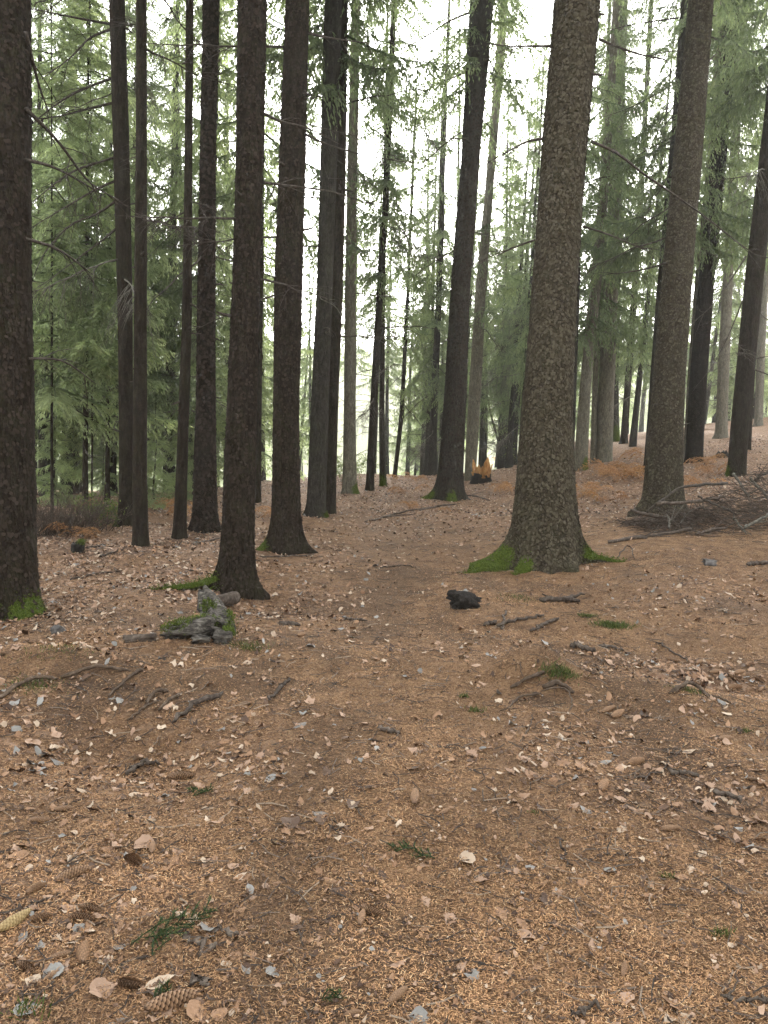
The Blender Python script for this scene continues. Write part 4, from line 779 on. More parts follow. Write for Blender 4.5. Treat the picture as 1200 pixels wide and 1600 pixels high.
CL = [ # px, py, image angle, length m, variant, label
 (113, 1372, 20, .115, 1, 'plump brown cone at the left, tilted up to the right'), (20, 1445, 32, .115, 9, 'pale yellowish cone touching the left edge'), (63, 1437, 10, .07, 2, 'stubby broken cone beside the pale yellowish one'),
 (128, 1438, -5, .085, 2, 'front cone of the touching pair at lower left'), (141, 1424, -15, .085, 1, 'rear cone of the touching pair at lower left'), (207, 1350, -28, .10, 2, 'open-scaled cone slanting down right, right of the plump tilted cone'),
 (238, 1328, 80, .075, 0, 'dark-tipped cone pointing at the viewer above the slanting open-scaled cone'), (132, 1494, 82, .09, 2, 'cone pointing at the viewer with a black lower end, lower left'), (40, 1516, -25, .075, 1, 'roundish cone near the left edge by the big grey leaf'),
 (95, 1496, 15, .06, 0, 'small blackish cone beside the pale lobed leaf at lower left'), (203, 1542, -8, .09, 2, 'wide-open scaly cone near the bottom left'), (267, 1573, 16, .14, 1, 'longest cone, speckled, at the bottom edge left of the path'),
 (100, 1267, 5, .075, 0, 'weathered cone lying level at the left, above the plump tilted cone'), (57, 1392, 25, .07, 2, 'half-buried chewed cone left of the plump tilted cone'), (80, 1527, 30, .05, 0, 'tiny dark cone stub next to the roundish cone'),
 (648, 1250, 86, .12, 0, 'slender brown cone pointing at the viewer in the middle of the path'), (565, 1438, 75, .08, 0, 'dark purplish cone of the pair low in the centre'), (581, 1427, -22, .085, 1, 'pale-topped cone of the pair low in the centre'),
 (621, 1560, 40, .08, 0, 'blackish cone near the bottom edge in the centre'), (551, 1586, 10, .05, 0, 'round black cone stub at the bottom edge in the centre'), (1047, 1298, 5, .085, 0, 'dark cone half hidden in needles at the right'),
 (975, 1518, 80, .06, 1, 'small reddish cone at lower right'), (1005, 1517, -50, .05, 0, 'little grey-brown cone beside the small reddish one'), (964, 1119, 28, .12, 1, 'front cone of the side-by-side pair right of the hummock'),
 (950, 1112, 24, .11, 0, 'rear cone of the side-by-side pair right of the hummock'), (1133, 1157, 5, .10, 1, 'orange-brown cone lying level at the right'), (993, 1193, 12, .10, 2, 'tan open cone above the grey-leaf cluster'),
 (1007, 1042, 85, .07, 0, 'small dark cone standing on the needle bank above the side-by-side pair'), (943, 1232, 55, .12, 1, 'weathered cone in the grey-leaf cluster'), (283, 1218, 3, .145, 0, 'long smooth brown cone lying level at the left'),
 (1147, 1062, -32, .10, 1, 'pale cone slanting down in the cone-strewn hollow'), (1117, 1052, 10, .10, 0, 'level brown cone at the left end of the cone-strewn hollow'), (1155, 1053, 12, .10, 1, 'cone lying above the pale slanting one in the hollow'),
 (1148, 1077, 5, .10, 2, 'fat cone at the front edge of the cone-strewn hollow'), (1186, 1064, -30, .09, 1, 'cone by the right edge at the back of the hollow'), (1189, 1079, 40, .08, 0, 'cone by the right edge at the front of the hollow'),
 (1092, 1037, 22, .10, 0, 'dark cone at the back of the cone-strewn hollow'), (1052, 1034, -12, .10, 0, 'dark cone at the far left start of the hollow'), (1106, 1061, -5, .07, 1, 'small cone just in front of the level brown one in the hollow'),
 (1170, 1040, 20, .09, 1, 'cone on the slope behind the hollow near the right edge'), (530, 970, 5, .09, 0, 'small cone in the middle distance on the path'), (470, 994, 12, .10, 1, 'tan cone at the front edge of the litter right of the log'),
 (735, 1105, 60, .08, 0, 'dark cone beside the small grass shoots left of the hummock'), (695, 1270, 30, .06, 1, 'small cone lying right of the slender cone on the path'), (60, 1285, 0, .08, 0, 'dark cone at the far left below the hollow')]
for px, py, ang, L, v, lab in CL:
    P, t = hit(px, py); a = rad(ang); Q1, _ = hit(px + 12 * math.cos(a), py - 12 * math.sin(a)); dv = Vector(Q1 - P); dv.z *= 1.0
    if dv.length < 1e-5: dv = Vector((1, 0, 0))
    me = CONEP if v == 9 else CONES[v]; o = link('spruce_cone', me, None, None, lab, 'cone', 'spruce cones on the ground')
    zx = dv.normalized(); up = Vector(gnormal(P[0], P[1])); yy = up.cross(zx).normalized(); zz = zx.cross(yy); M = Matrix((zx, yy, zz)).transposed().to_4x4()
    o.matrix_world = Matrix.Translation((P[0], P[1], float(h(P[0], P[1])) + .135 * L)) @ M @ Matrix.Rotation(random.uniform(0, 6.28), 4, 'X') @ Matrix.Diagonal((L, L, L, 1))

# ------------------------------------------------------------------ sticks, roots
def ground_path(pts, lift, n=14, wob=.0):
    W = [hit(px, py)[0] for px, py in pts]; P = spline(W, n); P[:, 2] = h(P[:, 0], P[:, 1]) + np.interp(np.linspace(0, 1, n), np.linspace(0, 1, len(lift)), lift); 
    if wob: P[1:-1] += rng.normal(0, wob, (n - 2, 3)) * np.array([1, 1, .4])
    return P
def stick(name, label, cat, pts, r0, r1, lift=(.012, .012), mat=None, group=None, seg=8, forks=(), wob=.010, jit=.24, n=18):
    P = ground_path(pts, lift, n, wob); s = np.linspace(0, 1, n); B = Buf(); tp = 0.80 * (r0 + (r1 - r0) * s) * (1 + .08 * rng.normal(0, 1, n)) * (.55 + .45 * ss(0, .12, np.minimum(s, 1 - s)))
    B.add(*tube(P, np.maximum(tp, .3 * min(r0, r1)), seg, jit))
    for k, dx, dy, l, rr in forks:
        d = np.array([dx, dy, .15]); d /= np.linalg.norm(d); q = np.linspace(0, 1, 6)[:, None]; S = P[k] + d * l * q + rng.normal(0, .006, (6, 3)); S[0] = P[k]; S[:, 2] = np.maximum(S[:, 2], h(S[:, 0], S[:, 1]) + .005); B.add(*tube(S, rr * (1 - .6 * q[:, 0]), 6, jit))
    c = P[0].copy(); V, Q, T, C = B.arrays(); return link(name, mesh(name, V - c, [Q, T], mat or M_STICK, {'tint': C}), None, c, label, cat, group)
S_ = [
 ('thick forked dark stick on the needles right of the black stump piece', [(843, 941), (875, 941), (906, 943)], .030, .026, (.025, .03, .025), ((11, .9, .55, .26, .024), (12, .5, -.9, .10, .02), (5, -.4, .6, .12, .015))),
 ('dark stick slanting left of the forked one, the upper of two', [(775, 980), (812, 970), (850, 963)], .020, .012, (.015, .015), ()),
 ('short dark stick slanting below the upper one, left of the hummock top', [(828, 988), (850, 979), (873, 969)], .019, .014, (.015, .02), ()),
 ('chunky broken branch piece behind the hummock', [(891, 1012), (908, 1014), (930, 1021)], .030, .020, (.02, .02), ((3, .1, .5, .06, .02),)),
 ('mossy thin stick behind the needle bank on the right', [(935, 1011), (955, 1013), (975, 1019)], .018, .014, (.012, .012), ()),
 ('brown stick crossing the leafy hollow at the right', [(1025, 1005), (1050, 1020), (1075, 1037)], .010, .007, (.012, .02), ()),
 ('thin orange-tipped stick left of the path in the middle', [(421, 1097), (436, 1080), (452, 1066)], .010, .014, (.008, .03), ()),
 ('stubby dark stick lying across the middle of the path', [(592, 1138), (606, 1143), (622, 1145)], .016, .012, (.01, .01), ()),
 ('pale broken stick at the right edge', [(1114, 1240), (1135, 1246), (1162, 1250)], .016, .013, (.014, .014), ()),
 ('black thick stick below the tan open cone', [(1045, 1207), (1062, 1210), (1081, 1212)], .015, .013, (.01, .01), ()),
 ('long dark twig leading from the tan cone toward lower left', [(985, 1216), (1030, 1207), (1058, 1175)], .007, .004, (.006, .01), ()),
 ('dark curved strip of bark left of the long lying cone', [(196, 1212), (212, 1203), (232, 1198), (250, 1197)], .018, .010, (.008, .03, .012), ()),
 ('thick dark stick slanting in front of the hollow at the left', [(270, 1133), (290, 1117), (316, 1101), (347, 1087)], .013, .019, (.02, .03, .02), ()),
 ('short dark stick right of the long green sprig', [(285, 1467), (305, 1475), (328, 1484)], .009, .012, (.008, .01), ()),
 ('small dark stick higher up right of the long green sprig', [(338, 1455), (355, 1459), (373, 1464)], .008, .007, (.008, .01), ()),
 ('brown twig running in from the left edge above the pale cone', [(-5, 1432), (30, 1424), (62, 1412), (95, 1400)], .007, .004, (.008, .012), ()),
 ('dark branching twig in the bottom right corner', [(1125, 1560), (1160, 1566), (1205, 1572)], .008, .006, (.01, .012), ((5, .5, .6, .10, .004),)),
 ('dark twig at the bottom edge right of the path', [(893, 1592), (912, 1583), (934, 1574)], .008, .006, (.01, .01), ()),
 ('thin forked twig on the needles right of centre', [(918, 1348), (945, 1336), (978, 1337), (985, 1330)], .004, .003, (.006, .008), ((6, .3, .8, .10, .003),)),
 ('wiry dark twig curling beside the grey leaf right of centre', [(868, 1310), (880, 1340), (893, 1357)], .005, .004, (.006, .01), ()),
 ('pale twig lying left of the path near the rut', [(516, 1280), (528, 1298), (535, 1307)], .003, .002, (.006, .01), ()),
 ('long grey stick across the leaves at the far left', [(110, 907), (150, 898), (190, 893)], .014, .010, (.012, .012), ()),
 ('pale stick behind the slim straight trunk foot', [(155, 872), (175, 866), (195, 859)], .018, .012, (.02, .02), ()),
 ('dark stick beside the tiny stump at the left', [(134, 857), (150, 855), (165, 852)], .016, .012, (.012, .012), ()),
 ('two-pronged dark branch lying across the path in the distance', [(570, 817), (600, 809), (640, 800), (672, 795)], .019, .012, (.02, .03), ((8, .8, .3, .7, .018), (5, .9, -.1, .6, .016))),
 ('dark branch in front of the leaning trunk foot', [(648, 798), (690, 792), (712, 790)], .028, .020, (.02, .03), ((7, .9, -.3, .5, .014),)),
 ('root-like dark branch right of the leaning trunk foot', [(722, 775), (745, 778), (765, 785)], .030, .016, (.03, .05), ((5, .7, .7, .5, .012),)),
 ('dark stick on the path between the leaning trunk and the viewer', [(594, 888), (620, 886), (650, 887)], .010, .008, (.01, .012), ()),
 ('flat grey piece of wood on the litter right of the log', [(436, 976), (450, 977), (468, 979)], .030, .022, (.012, .012), ()),
 ('smooth grey stick on the path behind the needle bank', [(536, 969), (553, 969), (574, 972)], .018, .010, (.012, .012), ()),
 ('dark cone-like wood bit right of the black stump piece', [(757, 978), (766, 976), (774, 973)], .022, .018, (.015, .015), ()),
 ('dark short log lying by the right edge', [(1166, 884), (1182, 883), (1202, 881)], .032, .028, (.02, .02), ()),
 ('upright-leaning stick above the dark slanting sticks', [(783, 985), (787, 968), (791, 955)], .014, .009, (.01, .01), ()),
 ('brown twig crossing the needles below the level orange-brown cone', [(1035, 1172), (1052, 1180), (1070, 1166)], .006, .004, (.006, .01), ()),
 ('dark twig across the bottom left leaves', [(150, 1530), (190, 1512), (235, 1500)], .005, .003, (.008, .01), ()),
 ('dark wet stick piece near the bottom edge left of the path', [(303, 1535), (315, 1540), (326, 1541)], .013, .010, (.01, .01), ()),
 ('thin stick lying behind the slim trunks at the left', [(300, 852), (320, 848), (345, 842)], .018, .012, (.015, .02), ()),
 ('stick in front of the broad dark trunk foot', [(405, 872), (440, 870), (490, 868)], .012, .010, (.012, .012), ()),
 ('twig hooked beside the biggest spruce right root', [(965, 873), (980, 860), (992, 876)], .010, .006, (.01, .06, .01), ()),
]
for lab, pts, r0, r1, lift, fk in S_: stick('stick', lab, 'stick', pts, r0, r1, lift, forks=fk, group='sticks on the ground')
for lab, pts, r0, r1, lift in [
 ('exposed root edging the left hollow, nearest the left edge', [(-5, 1096), (30, 1075), (60, 1064), (90, 1062)], .016, .013, (.01, .03, .01)),
 ('long exposed root along the top of the left hollow', [(96, 1062), (130, 1055), (165, 1048), (205, 1049)], .020, .010, (.015, .04, .0)),
 ('exposed root running down into the left hollow', [(170, 1092), (190, 1074), (206, 1060), (224, 1047)], .009, .014, (.01, .03, .005)),
 ('dark root arching right of the left hollow', [(226, 1104), (240, 1090), (252, 1085), (262, 1081)], .012, .015, (.005, .035, .0)),
 ('second dark root beside the arching one', [(248, 1112), (268, 1098), (283, 1085)], .010, .013, (.005, .03, .0)),
 ('thin root in the floor of the left hollow', [(200, 1128), (222, 1112), (247, 1095)], .008, .010, (.008, .02, .0)),
 ('arched dark root on the needles at the right', [(1046, 1084), (1066, 1078), (1085, 1077), (1108, 1091)], .018, .012, (.0, .045, .0)),
 ('upper root on the hummock', [(797, 1076), (820, 1068), (850, 1052)], .013, .016, (.006, .03, .01)),
 ('dark thick root across the front of the hummock', [(848, 1078), (870, 1076), (897, 1084)], .024, .015, (.015, .04, .01)),
 ('pale thin root looping off the front of the hummock', [(845, 1085), (880, 1087), (893, 1102), (888, 1115)], .007, .005, (.02, .05, .03, .0)),
 ('long fine root hanging from the hummock to the left', [(790, 1110), (815, 1095), (845, 1088)], .007, .009, (.005, .03, .02)),
 ('fine root trailing down from the hummock', [(812, 1162), (826, 1140), (832, 1122)], .006, .005, (.006, .01, .02)),
 ('dark root running right of the arched root', [(1100, 1085), (1125, 1093), (1150, 1101)], .010, .006, (.006, .012, .0)),
]: stick('exposed_root', lab, 'root', pts, r0, r1, lift, M_ROOT, 'exposed roots', wob=.004)

# ------------------------------------------------------------------ rotten log, stump pieces, stones
def lump(name, label, cat, a, b, r0, r1, mat, mossy=0.0, seg=22, n=18, rough=.16, lift=.6, hollow=False, parent=None, moss_only_top=True):
    """a weathered piece of wood between world points a and b"""
    a = np.array(a, float); b = np.array(b, float); s = np.linspace(0, 1, n); P = a + (b - a) * s[:, None]; d = b - a; d /= np.linalg.norm(d); ref = np.array([0, 0, 1.0]) if abs(d[2]) < .8 else np.array([1.0, 0, 0])
    u = np.cross(d, ref); u /= np.linalg.norm(u); v = np.cross(u, d); th = np.arange(seg) * 2 * math.pi / seg; TH, S = np.meshgrid(th, s); R = (r0 + (r1 - r0) * S); o = rng.uniform(0, 90)
    R = R * (1 + rough * 2.2 * vnoise(np.cos(TH) * 1.1 + S * 1.2, np.sin(TH) * 1.1 + o, .55, o) + rough * 1.3 * vnoise(TH * 2.2, S * 1.6, .45, o) + rough * .7 * vnoise(TH * 6, S * 3, .5, o + 3))
    en = np.minimum(S, 1 - S); R = R * (0.80 + .20 * ss(0, .08, en)); jag = (vnoise(np.cos(TH) * 2, np.sin(TH) * 2, .5, o + 8)) * 1.1 * (r0 + r1) / 2
    V = a + (b - a) * S[..., None] + (jag * (ss(.25, 0, S) * -1 + ss(.75, 1, S)))[..., None] * d + R[..., None] * (np.cos(TH)[..., None] * u + np.sin(TH)[..., None] * v)
    V = V.reshape(-1, 3); i = np.arange(n - 1)[:, None] * seg; j = np.arange(seg)[None]; k = (j + 1) % seg; Q = np.stack([i + j, i + k, i + seg + k, i + seg + j], -1).reshape(-1, 4)
    V = np.concatenate([V, [a + d * r0 * .5, b - d * r1 * .5]]); c0 = n * seg; jj = np.arange(seg); kk = (jj + 1) % seg; T = np.concatenate([np.stack([kk, jj, np.full(seg, c0)], 1), np.stack([(n - 1) * seg + jj, (n - 1) * seg + kk, np.full(seg, c0 + 1)], 1)])
    o_ = link(name, mesh(name, V - a, [Q, T], mat), parent, a, label, cat)
    if mossy:
        N = V[:n * seg] - np.repeat(P, seg, 0); N /= np.linalg.norm(N, axis=1, keepdims=True); w = ss(.1, .8, N[:, 2]) * (vnoise(V[:n * seg, 0], V[:n * seg, 1], .12, o) > -.22 + .5 * (1 - mossy)); 
        if w.sum() > 0:
            m = 1500; kx = rng.choice(n * seg, m, p=w / w.sum()); p = V[kx] - a + rng.normal(0, .014, (m, 3)); nn = N[kx] + rng.normal(0, .5, (m, 3)); vv, qq = kites(p - nn * .012, nn, rng.uniform(.012, .026, m), np.full(m, .007), rng.normal(0, 1, (m, 3))); link('moss', mesh('moss', vv, [qq], M_MOSS, smooth=False), o_, kind='stuff')
    return o_
def wp(px, py, dz=0.0):
    P, _ = hit(px, py); return P + np.array([0, 0, dz])
lump('rotten_log', 'rotten grey log with mossy top lying by the dark spruce with the mossy root', 'log', wp(256, 998, .045), wp(335, 996, .085), .062, .098, M_LOG, .3, rough=.34)
lump('log_chunk', 'upright weathered grey stump piece leaning on the rotten log', 'stump', wp(345, 992, .02), wp(318, 978, .27), .10, .05, M_LOG, .12, rough=.36)
lump('cut_log', 'short sawn log piece behind the weathered stump piece', 'log', wp(338, 958, .10), wp(368, 950, .10), .055, .06, M_STICK, 0, rough=.06)
lump('wood_scrap', 'flat dark bark scrap left of the rotten log', 'wood', wp(193, 1004, .02), wp(244, 1001, .025), .024, .03, M_STICK, 0, rough=.3)
lump('wood_scrap', 'small pale wood scrap in front of the rotten log', 'wood', wp(300, 1006, .03), wp(328, 1006, .03), .03, .022, M_LOG, 0, rough=.3)
lump('wood_scrap', 'grey wood knot at the right end of the rotten log', 'wood', wp(333, 1004, .035), wp(362, 1003, .035), .045, .05, M_LOG, .3, rough=.3)
lump('stump_piece', 'black rotten stump piece with a hollow broken face beside the path', 'stump', wp(705, 951, .075), wp(748, 949, .045), .105, .06, M_CHAR, 0, rough=.3, seg=26, n=22)
lump('tiny_stump', 'tiny dark cut stump on the leaves at the far left', 'stump', wp(122, 862, -.05), wp(122, 862, .11), .085, .075, M_CHAR, .4, rough=.12)
lump('old_stump', 'small dark stump behind the trunk on the right slope', 'stump', wp(1128, 714, -.1), wp(1128, 714, .13), .15, .13, M_CHAR, .4, rough=.12)
lump('stone', 'small dark stone near the right edge below the brushwood', 'stone', wp(1099, 882, .015), wp(1118, 883, .015), .05, .045, M_STONE, 0, rough=.2)
lump('stone', 'dark round stone on the needles left of the log, in the middle distance', 'stone', wp(86, 989, .01), wp(96, 989, .01), .045, .04, M_STONE, 0, rough=.25)
def torn_stump():
    P, _ = hit(752, 753); e = bpy.data.objects.new('torn_stump', None); COL.objects.link(e); e.location = P; tag(e, 'torn stump with orange splintered wood behind the leaning trunk', 'stump')
    B = Buf(); n = 8; s = np.linspace(0, 1, n); B.add(*tube(np.stack([0 * s, 0 * s, -.2 + .45 * s], 1), .36 - .10 * s, 16, .12)); link('stump_base', B.mesh('stump_base', M_CHAR), e)
    for k in range(15):
        a = k * 2 * math.pi / 15 + rng.normal(0, .1); r0 = rng.uniform(.15, .27); H = rng.uniform(.2, .62) * (1.2 if k % 3 == 0 else .7); w = rng.uniform(.07, .13); c = np.array([math.cos(a), math.sin(a), 0]); t = np.array([-math.sin(a), math.cos(a), 0])
        b = c * r0 + np.array([0, 0, .12]); V = [b - t * w, b + t * w, b + t * w * .8 + c * .05 + [0, 0, H * .6], b + c * .08 + [0, 0, H], b - t * w * .7 + c * .04 + [0, 0, H * .7]]; V = V + [np.array(v) - c * .035 for v in V]
        B = Buf(); B.add(V, [[0, 1, 6, 5], [1, 2, 7, 6], [2, 3, 8, 7], [3, 4, 9, 8], [4, 0, 5, 9], [0, 4, 3, 3][:4]] if False else [[0, 1, 6, 5], [1, 2, 7, 6], [2, 3, 8, 7], [3, 4, 9, 8], [4, 0, 5, 9], [0, 4, 2, 1], [5, 6, 7, 9]], [[4, 3, 2], [9, 7, 8]]); link('wood_shard', B.mesh('wood_shard', M_TORN, smooth=False), e)
torn_stump()

# ------------------------------------------------------------------ brushwood on the right
def lifted(name, label, pts, r0, r1, mat, dz, group, cat='branch'):
    """pts: px, py, metres nearer(-)/further(+) than the pile's foot"""
    P0, _ = hit(1090, 832); W = []
    for px, py, dy in pts: W.append(at_depth(px, py, P0[1] + dy)[0])
    P = spline(W, 14); P[1:-1] += rng.normal(0, .008, (12, 3)); P[:, 2] = np.maximum(P[:, 2], h(P[:, 0], P[:, 1]) + .01); s = np.linspace(0, 1, 14); B = Buf(); B.add(*tube(P, r0 + (r1 - r0) * s, 7, .14))
    for _ in range(4):
        k = rng.integers(3, 13); d = (P[-1] - P[0]) / np.linalg.norm(P[-1] - P[0]) + rng.normal(0, .7, 3); d /= np.linalg.norm(d); q = np.linspace(0, 1, 4)[:, None]; S = P[k] + d * rng.uniform(.1, .4) * q; B.add(*tube(S, .006 * (1 - q[:, 0]) + .002, 4))
    c = P[0].copy(); V, Q, T, C = B.arrays(); link(name, mesh(name, V - c, [Q, T], mat, {'tint': C}), None, c, label, cat, group)
G = 'loose branches of the brushwood pile'
for lab, pts, a, b, m in [
 ('long bent branch arching over the top of the brushwood pile', [(1012, 800, 0), (1033, 781, .1), (1063, 763, .3), (1100, 757, .5), (1136, 755, .7)], .014, .022, M_DEAD),
 ('straight dark branch lying across the middle of the pile', [(1026, 788, .0), (1080, 784, .2), (1132, 777, .5)], .024, .020, M_STICK),
 ('stubby branch sticking out left of the pile', [(985, 797, -.1), (1003, 802, 0), (1026, 806, .1)], .020, .026, M_STICK),
 ('long low stick in front of the brushwood pile', [(950, 847, -.3), (1013, 838, -.2), (1080, 827, .0)], .022, .018, M_STICK),
 ('shorter stick just under the long low one', [(960, 850, -.3), (985, 849, -.3), (1010, 847, -.3)], .018, .014, M_STICK),
 ('pale upright stick at the top right of the pile', [(1146, 740, .9), (1157, 757, .8), (1168, 776, .6)], .020, .016, M_GREYTWIG),
 ('pale branch slanting down to the right edge of the pile', [(1172, 746, .8), (1186, 763, .7), (1204, 782, .5)], .018, .015, M_GREYTWIG),
 ('pale stick rising toward the right edge low in the pile', [(1163, 824, -.2), (1182, 814, -.1), (1205, 800, .0)], .018, .014, M_GREYTWIG),
 ('thin pale twig low in the centre of the pile', [(1146, 808, -.2), (1152, 818, -.2), (1163, 830, -.25)], .012, .010, M_GREYTWIG),
 ('dark branch low at the front of the pile', [(1088, 834, -.15), (1110, 829, -.1), (1135, 824, 0)], .020, .016, M_STICK),
 ('dark branch jutting out at the top right edge', [(1180, 752, .9), (1190, 742, .9), (1205, 735, 1.0)], .022, .020, M_DEAD),
 ('broken light stick pointing up left in the pile', [(1046, 826, -.1), (1046, 812, .0), (1042, 805, .1)], .014, .008, M_GREYTWIG),
 ('crooked twig arching in the left part of the pile', [(1063, 820, -.1), (1072, 803, 0), (1085, 795, .1), (1100, 790, .2)], .009, .007, M_DEAD),
 ('dark crossed branch in the upper middle of the pile', [(1090, 775, .3), (1120, 790, .2), (1150, 803, .1)], .014, .011, M_DEAD)]:
    lifted('branch', lab, pts, a, b, m, 0, G)
def brush():
    P0, _ = hit(1115, 825); n = 1500; B = Buf(); r = np.random.default_rng(9)
    u = r.uniform(-1.0, 1.5, n); v = r.normal(0, .38, n); x = P0[0] + u; y = P0[1] + .35 + v; top = .72 * np.exp(-((u - .85) / .8) ** 2) + .10; z = h(x, y) + np.abs(r.random(n)) * top * np.exp(-(v / .5) ** 2)
    for k in range(n):
        a = r.normal(.15, .55) + (math.pi if r.random() < .5 else 0); l = r.uniform(.12, .5); d = np.array([math.cos(a), math.sin(a) * .8, r.normal(0, .28)]); q = np.linspace(0, 1, 4)[:, None]; S = np.array([x[k], y[k], z[k]]) + d * l * (q - .5) + r.normal(0, .012, (4, 3)); S[:, 2] = np.maximum(S[:, 2], h(S[:, 0], S[:, 1]) + .004)
        B.add(*tube(S, r.uniform(.0022, .006) * (1 - .5 * q[:, 0]), 3, cap=False))
    link('brushwood', B.mesh('brushwood', M_BRUSH), kind='stuff', label='heap of fine reddish brown dead twigs filling the brushwood pile')
M_BRUSH = simple('brushwood_twigs', [(.3, (.026, .020, .015)), (.5, (.070, .052, .040)), (.75, (.16, .125, .098))], 25)
brush()

# ------------------------------------------------------------------ bracken, shrub, sprigs, grass
def frond_mesh(seed):
    r = np.random.default_rng(seed); B = Buf(); n = 16; s = np.linspace(0, 1, n); P = np.stack([s * .8, .05 * np.sin(s * 3 + seed), .35 * np.sin(s * 2.4) - .25 * s * s], 1); B.add(*tube(P, .005 * (1 - s) + .0015, 4, cap=False), c=.25)
    pp, dd, ll = [], [], []
    for i in range(3, n):
        for sd_ in (-1, 1):
            l = .26 * (1 - s[i]) ** .7 + .03; d = np.array([.45, sd_ * 1.0, r.uniform(-.45, .25)]); d /= np.linalg.norm(d); m = max(3, int(l / .02)); q = np.linspace(.1, 1, m)[:, None]; base = P[i] + d * l * q + np.array([0, 0, -.3]) * l * q ** 2
            for ss_ in (-1, 1):
                pp.append(base); dd.append(np.tile(np.array([.6, 0, 0]) * ss_ + d * .6, (m, 1)) + r.normal(0, .25, (m, 3))); ll.append((.055 * (1 - .6 * q[:, 0])) * (l / .26 + .3))
    V, Q = kites(np.concatenate(pp), np.concatenate(dd), np.concatenate(ll), np.full(sum(map(len, ll)), .017), r.normal(0, .5, (sum(map(len, ll)), 3)) + np.array([0, 0, 1.0])); B.add(V, Q, c=np.repeat(r.uniform(.2, 1, len(Q)), 4)); return B.mesh('frond', M_BRACKEN, smooth=False)
FR = [frond_mesh(k) for k in range(4)]
for px, py, s, nf, lab in [(945, 742, .7, 6, 'orange dead bracken clump right behind the biggest spruce'), (965, 752, .75, 6, 'largest orange bracken clump between the biggest spruce and the slope spruce'), (925, 772, .6, 5, 'low orange bracken near the biggest spruce right side'), (988, 742, .6, 5, 'orange bracken touching the left side of the slope spruce'),
     (950, 785, .5, 4, 'flattened brown bracken in front of the orange clumps'), (1085, 760, .55, 4, 'orange bracken showing right of the slope spruce foot'), (1112, 742, .6, 5, 'faint orange bracken between the slope trunks'), (1100, 728, .6, 5, 'brown bracken on the slope behind the purplish trunk'),
     (795, 768, .6, 5, 'orange bracken left of the biggest spruce trunk'), (806, 772, .5, 4, 'bracken tuft touching the left edge of the biggest spruce'), (780, 722, .8, 6, 'pale orange bracken behind the torn stump'), (800, 716, .9, 6, 'pale bracken bank beside the bent sapling'),
     (628, 772, .45, 4, 'small bracken clump at the left of the path bend'), (655, 798, .4, 4, 'small orange bracken in front of the leaning trunk'), (405, 808, .55, 5, 'orange bracken between the left path trunks'), (292, 808, .6, 5, 'orange bracken behind the flaky plated trunk'), (182, 805, .5, 4, 'orange bracken by the arching-branched spruce foot'), (122, 840, .45, 4, 'lone orange fern tuft by the brown shrub'),
     (640, 752, .6, 5, 'faint bracken along the far path edge'), (1160, 640, .9, 5, 'hazy orange bracken high on the slope at the right edge'), (1015, 720, .7, 4, 'bracken left behind the slope spruce')]:
    P, _ = hit(px, py); e = bpy.data.objects.new('dead_bracken', None); COL.objects.link(e); e.location = P; tag(e, lab, 'fern', 'dead bracken clumps')
    for k in range(nf):
        o = link('frond', FR[k % 4], e); q = 1.45 * s * rng.uniform(.7, 1.1); o.scale = (q, q, q); o.rotation_euler = (rng.normal(0, .3), rng.uniform(-.25, .25), k * 6.28 / nf + rng.normal(0, .4)); o.location = (rng.normal(0, .12), rng.normal(0, .12), 0)
def shrub(px, py, w, hh, n, label, mat, name='dry_shrub', leaves=0):
    P, _ = hit(px, py); B = Buf(); r = np.random.default_rng(int(px)); tips = []
    for k in range(n):
        b = np.array([r.normal(0, w * .45), r.normal(0, w * .3), -.03]); b[2] += h(P[0] + b[0], P[1] + b[1]) - P[2]; d = np.array([r.normal(0, .5), r.normal(0, .4), 1.0]); d /= np.linalg.norm(d); l = hh * r.uniform(.5, 1.15); q = np.linspace(0, 1, 6)[:, None]; S = b + d * l * q + np.array([d[0], d[1], -.25]) * l * .5 * q ** 2; B.add(*tube(S, .004 * (1 - q[:, 0]) + .0014, 3, cap=False))
        for _ in range(5):
            i = r.integers(2, 6); d2 = d + r.normal(0, .55, 3); d2 /= np.linalg.norm(d2); q2 = np.linspace(0, 1, 3)[:, None]; S2 = S[i] + d2 * l * r.uniform(.15, .4) * q2; B.add(*tube(S2, .0022 * (1 - q2[:, 0]) + .001, 3, cap=False)); tips.append(S2)
    if leaves:
        e = bpy.data.objects.new(name, None); COL.objects.link(e); e.location = P; tag(e, label, 'shrub'); link('stems', B.mesh('stems', mat), e); tp = np.concatenate(tips); k = r.integers(0, len(tp), leaves); D = r.normal(0, 1, (leaves, 3)); V, Q = kites(tp[k] + r.normal(0, .05, (leaves, 3)), D, r.uniform(.03, .07, leaves), r.uniform(.018, .035, leaves), r.normal(0, 1, (leaves, 3))); link('foliage', mesh('foliage', V, [Q], M_BUSH, {'tint': np.repeat(r.random(leaves), 4)}, smooth=False), e)
    else: link(name, B.mesh(name, mat), None, P, label, 'shrub')
shrub(75, 836, .42, .62, 110, 'brown leafless shrub nearest the left trunk', M_BRUSH)
shrub(118, 832, .5, .60, 130, 'brown leafless shrub in front of the bright meadow gap', M_BRUSH)
shrub(158, 815, .35, .5, 30, 'low light green shrub beside the arching-branched spruce', M_GREYTWIG, 'green_shrub', 900)
shrub(545, 752, .6, .9, 30, 'light green shrub behind the pale mossy-footed trunk', M_GREYTWIG, 'green_shrub', 1300)
shrub(690, 726, .7, .9, 30, 'bright green bush at the sunny end of the path', M_GREYTWIG, 'green_shrub', 1300)
shrub(830, 722, .9, 1.2, 34, 'bright green bush hidden partly by the biggest spruce', M_GREYTWIG, 'green_shrub', 1600)

